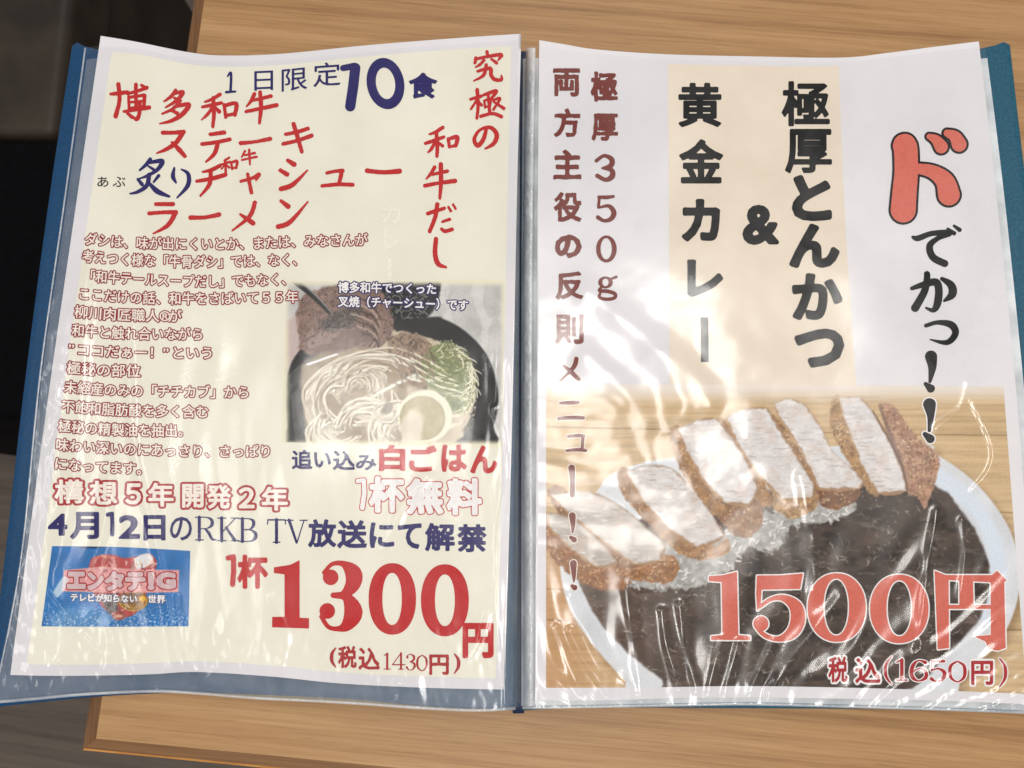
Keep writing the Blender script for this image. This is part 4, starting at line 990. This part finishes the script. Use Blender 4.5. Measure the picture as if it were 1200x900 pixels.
pr2.draw([('p', ell(377, 195, 127, 150, pw=.95), ell(375, 193, 57, 126, pw=.95))], R8, CO)
pr2.draw([('p', ell(652, 201, 128, 150, pw=.95), ell(652, 198, 57, 124, pw=.95))], R8, CO)
pr2.draw([('p', [(808, 34), (868, 58), (870, 372), (822, 378)]), ('p', [(840, 53), (1060, 53), (1082, 34), (1122, 76), (1108, 86), (840, 72)]), ('p', [(1055, 62), (1112, 62), (1119, 372), (1085, 384), (1046, 376), (1032, 344), (985, 322), (1055, 316)]), ('p', [(917, 62), (975, 62), (978, 190), (917, 190)]), ('p', [(862, 184), (1062, 184), (1062, 200), (862, 200)])], R8, CO)
CW = [(.10, 'white', 1), (.026, 'dullred', 2)]
pr2.ch('税', (969, 995, 767, 802), CW); pr2.ch('込', (1000, 1034, 769, 803), CW); pr2.ch('円', (1136, 1166, 772, 805), CW)
C2 = [(1.3, 'white', 1), (.15, 'dullred', 2)]
for c, x0, x1, y in (('1', 1047, 1066, 785), ('6', 1065, 1089, 786), ('5', 1088, 1110, 786.5), ('0', 1110, 1134, 787)): serif(pr2, c, x0, x1, y-12.5, y+12.5, C2, 1.0)
serif(pr2, '(', 1034, 1048, 772, 799, C2, .9); serif(pr2, ')', 1168, 1182, 774, 802, C2, .9)
pr2.build('price', right, 'coral price outlined in white')
bpy.data.objects.remove(_fo); bpy.data.curves.remove(_fc)

# ------------------------------------------------------------------ clear sleeves with their creases
def crease(px, py, pts, w, a):
    p = spline([(*q, 0) for q in pts], 5)
    return a*np.exp(-(seg_dist(px, py, p)/w)**2)*(.55+.9*vnoise(px/37, py/37, int(pts[0][0])))
def crinkle(px, py, sx, sy, seed, sharp=1.):
    r = ridge(px/sx, py/sy, seed, 2); return smooth(.55, 1.0, r)**sharp
def waves(px, py, sx, sy, seed, ang=0.):
    """smooth undulation, wavelength about 2*sx by 2*sy"""
    c, q = math.cos(ang), math.sin(ang)
    return vnoise((px*c+py*q)/sx, (-px*q+py*c)/sy, seed)-.5
def film_left(px, py):
    z = .0010+.0006*waves(px, py, 75, 140, 301)+.0004*waves(px, py, 34, 120, 303, .08)*smooth(180, 420, py)
    low = smooth(360, 700, py)
    z = z+low*.00026*waves(px, py, 19, 75, 305, -.10)*(.4+1.2*vnoise(px/90, py/90, 306))
    z = z+smooth(690, 790, py)*(.00042*waves(px, py, 12, 42, 307, .25)+.00030*waves(px, py, 9, 22, 309, -.3))*smooth(.35, .6, vnoise(px/50, py/60, 317))
    edge = smooth(62, 6, px-(112-.137*(py-42)))
    z = z+edge*smooth(120, 420, py)*.00050*waves(px, py, 10, 20, 311)
    z = z+smooth(556, 592, px)*smooth(330, 420, py)*.00045*waves(px, py, 9, 45, 313)
    for pts, w, a in (([(150, 380), (152, 470), (163, 560), (186, 650), (205, 760), (215, 790)], 5, .0005), ([(40, 672), (70, 716), (100, 748), (116, 765)], 2.0, .0004), ([(44, 668), (80, 722), (112, 752)], 1.8, -.0003),
                      ([(590, 420), (585, 470), (577, 480), (588, 505), (592, 560), (584, 620), (580, 690), (584, 760)], 2.6, .0005), ([(206, 700), (213, 755), (228, 785)], 3.5, .0005), ([(135, 730), (142, 760), (150, 790)], 3, .0004),
                      ([(100, 300), (97, 420), (85, 560), (60, 690), (50, 780)], 9, .0006), ([(320, 700), (336, 745), (330, 780)], 4.5, .0004), ([(60, 790), (90, 740), (110, 720)], 3.5, .0004),
                      ([(455, 640), (470, 600), (500, 560)], 8, .0005), ([(540, 790), (560, 760), (572, 720)], 4, .0005), ([(128, 560), (120, 620), (100, 680)], 7, .0005)):
        z = z+crease(px, py, pts, w, a)
    return z
def film_right(px, py):
    z = .0012+.0006*waves(px, py, 90, 90, 321)
    mid = np.exp(-(((px-770)/190)**2+((py-490)/150)**2))
    z = z+mid*(.0009*waves(px, py, 52, 42, 325, .5)+.00028*waves(px, py, 25, 20, 326, -.4))
    low = smooth(560, 740, py)
    th = (px-800)/np.maximum(970-py, 60)
    z = z+low*.00042*np.sin(th*27+5*vnoise(px/60, py/90, 341))*(.15+1.3*vnoise(px/44, py/120, 343))*smooth(622, 650, px)
    z = z+low*.0006*waves(px, py, 26, 80, 345, -.1)
    z = z+smooth(770, 822, py)*.00045*waves(px, py, 11, 22, 329)
    er = smooth(1110, 1160, px-.03*(py-50))
    z = z+er*smooth(300, 380, py)*smooth(540, 440, py)*.0008*waves(px, py, 60, 11, 333)
    lf = smooth(760, 660, px)
    z = z+lf*smooth(400, 470, py)*smooth(700, 560, py)*.0005*waves(px, py, 95, 18, 335, .1)
    for pts, w, a in (([(1098, 600), (1092, 640), (1084, 690), (1078, 760)], 6, .0008), ([(1128, 610), (1132, 650), (1126, 700)], 5, .0006), ([(1140, 470), (1163, 520), (1160, 550), (1140, 575)], 4, .0006), ([(1100, 500), (1125, 480), (1135, 450)], 5, .0005),
                      ([(735, 690), (742, 740), (752, 812)], 7, .0011), ([(776, 716), (782, 760), (798, 806)], 5, .0008), ([(797, 710), (804, 760), (816, 806)], 5, .0008), ([(652, 735), (664, 770), (680, 808)], 5, .0008), ([(668, 740), (690, 782), (712, 812)], 5, .0008),
                      ([(670, 700), (700, 760), (730, 800), (738, 812)], 9, .0010), ([(846, 750), (838, 780), (832, 810)], 5, .0008), ([(866, 752), (856, 790), (850, 812)], 5, .0008), ([(908, 750), (890, 790), (882, 812)], 6, .0008), ([(985, 700), (950, 745), (920, 790), (902, 812)], 8, .0008),
                      ([(770, 420), (800, 470), (790, 520), (810, 570)], 20, .0009), ([(870, 470), (890, 540), (930, 590)], 20, .0008),
                      ([(690, 345), (720, 365), (760, 400), (800, 430), (830, 470)], 17, .0008), ([(940, 560), (952, 620), (955, 690)], 10, .0010), ([(690, 420), (740, 470), (760, 540)], 18, .0007)):
        z = z+crease(px, py, pts, w, a)
    return z
drape('sleeve', SLL, 420, 560, .0004, fold, [M['film']], film_left, 'left clear plastic sleeve, crinkled along its foot')
drape('sleeve', SLR, 440, 560, .0004, fold, [M['film']], film_right, 'right clear plastic sleeve with fan-shaped pleats at its foot')
# welded seams along the edges of the sleeves
def seam(path, w, dz, amp, seed):
    p = resample(path, 420); d = np.gradient(p, axis=0); n = np.stack([-d[:, 1], d[:, 0]], -1)/np.hypot(*d.T)[:, None]
    u = np.linspace(-1, 1, 7)
    q = p[:, None]+n[:, None]*u[None, :, None]*w
    k = np.arange(420)[:, None]/420*len(path)*18
    z = H(q[..., 0], q[..., 1])+dz+amp*np.sqrt(np.clip(1-u**2, 0, 1))[None]*(.5+fbm(k+0*u[None], u[None]*1.5+0*k, seed))
    return link('sleeve_seam', grid_mesh('sleeve_seam', at(q[..., 0], q[..., 1], z)), fold, [M['seam']])
seam(SLL['left'], 1.1, .0005, .0006, 401)
seam(SLL['bottom'], 1.8, .0005, .0008, 403)
seam(SLR['bottom'], 1.8, .0005, .0008, 405)
seam([(622, 56), (619, 240), (618, 460), (619, 680), (619, 828)], 5.5, .0030, .0032, 407)
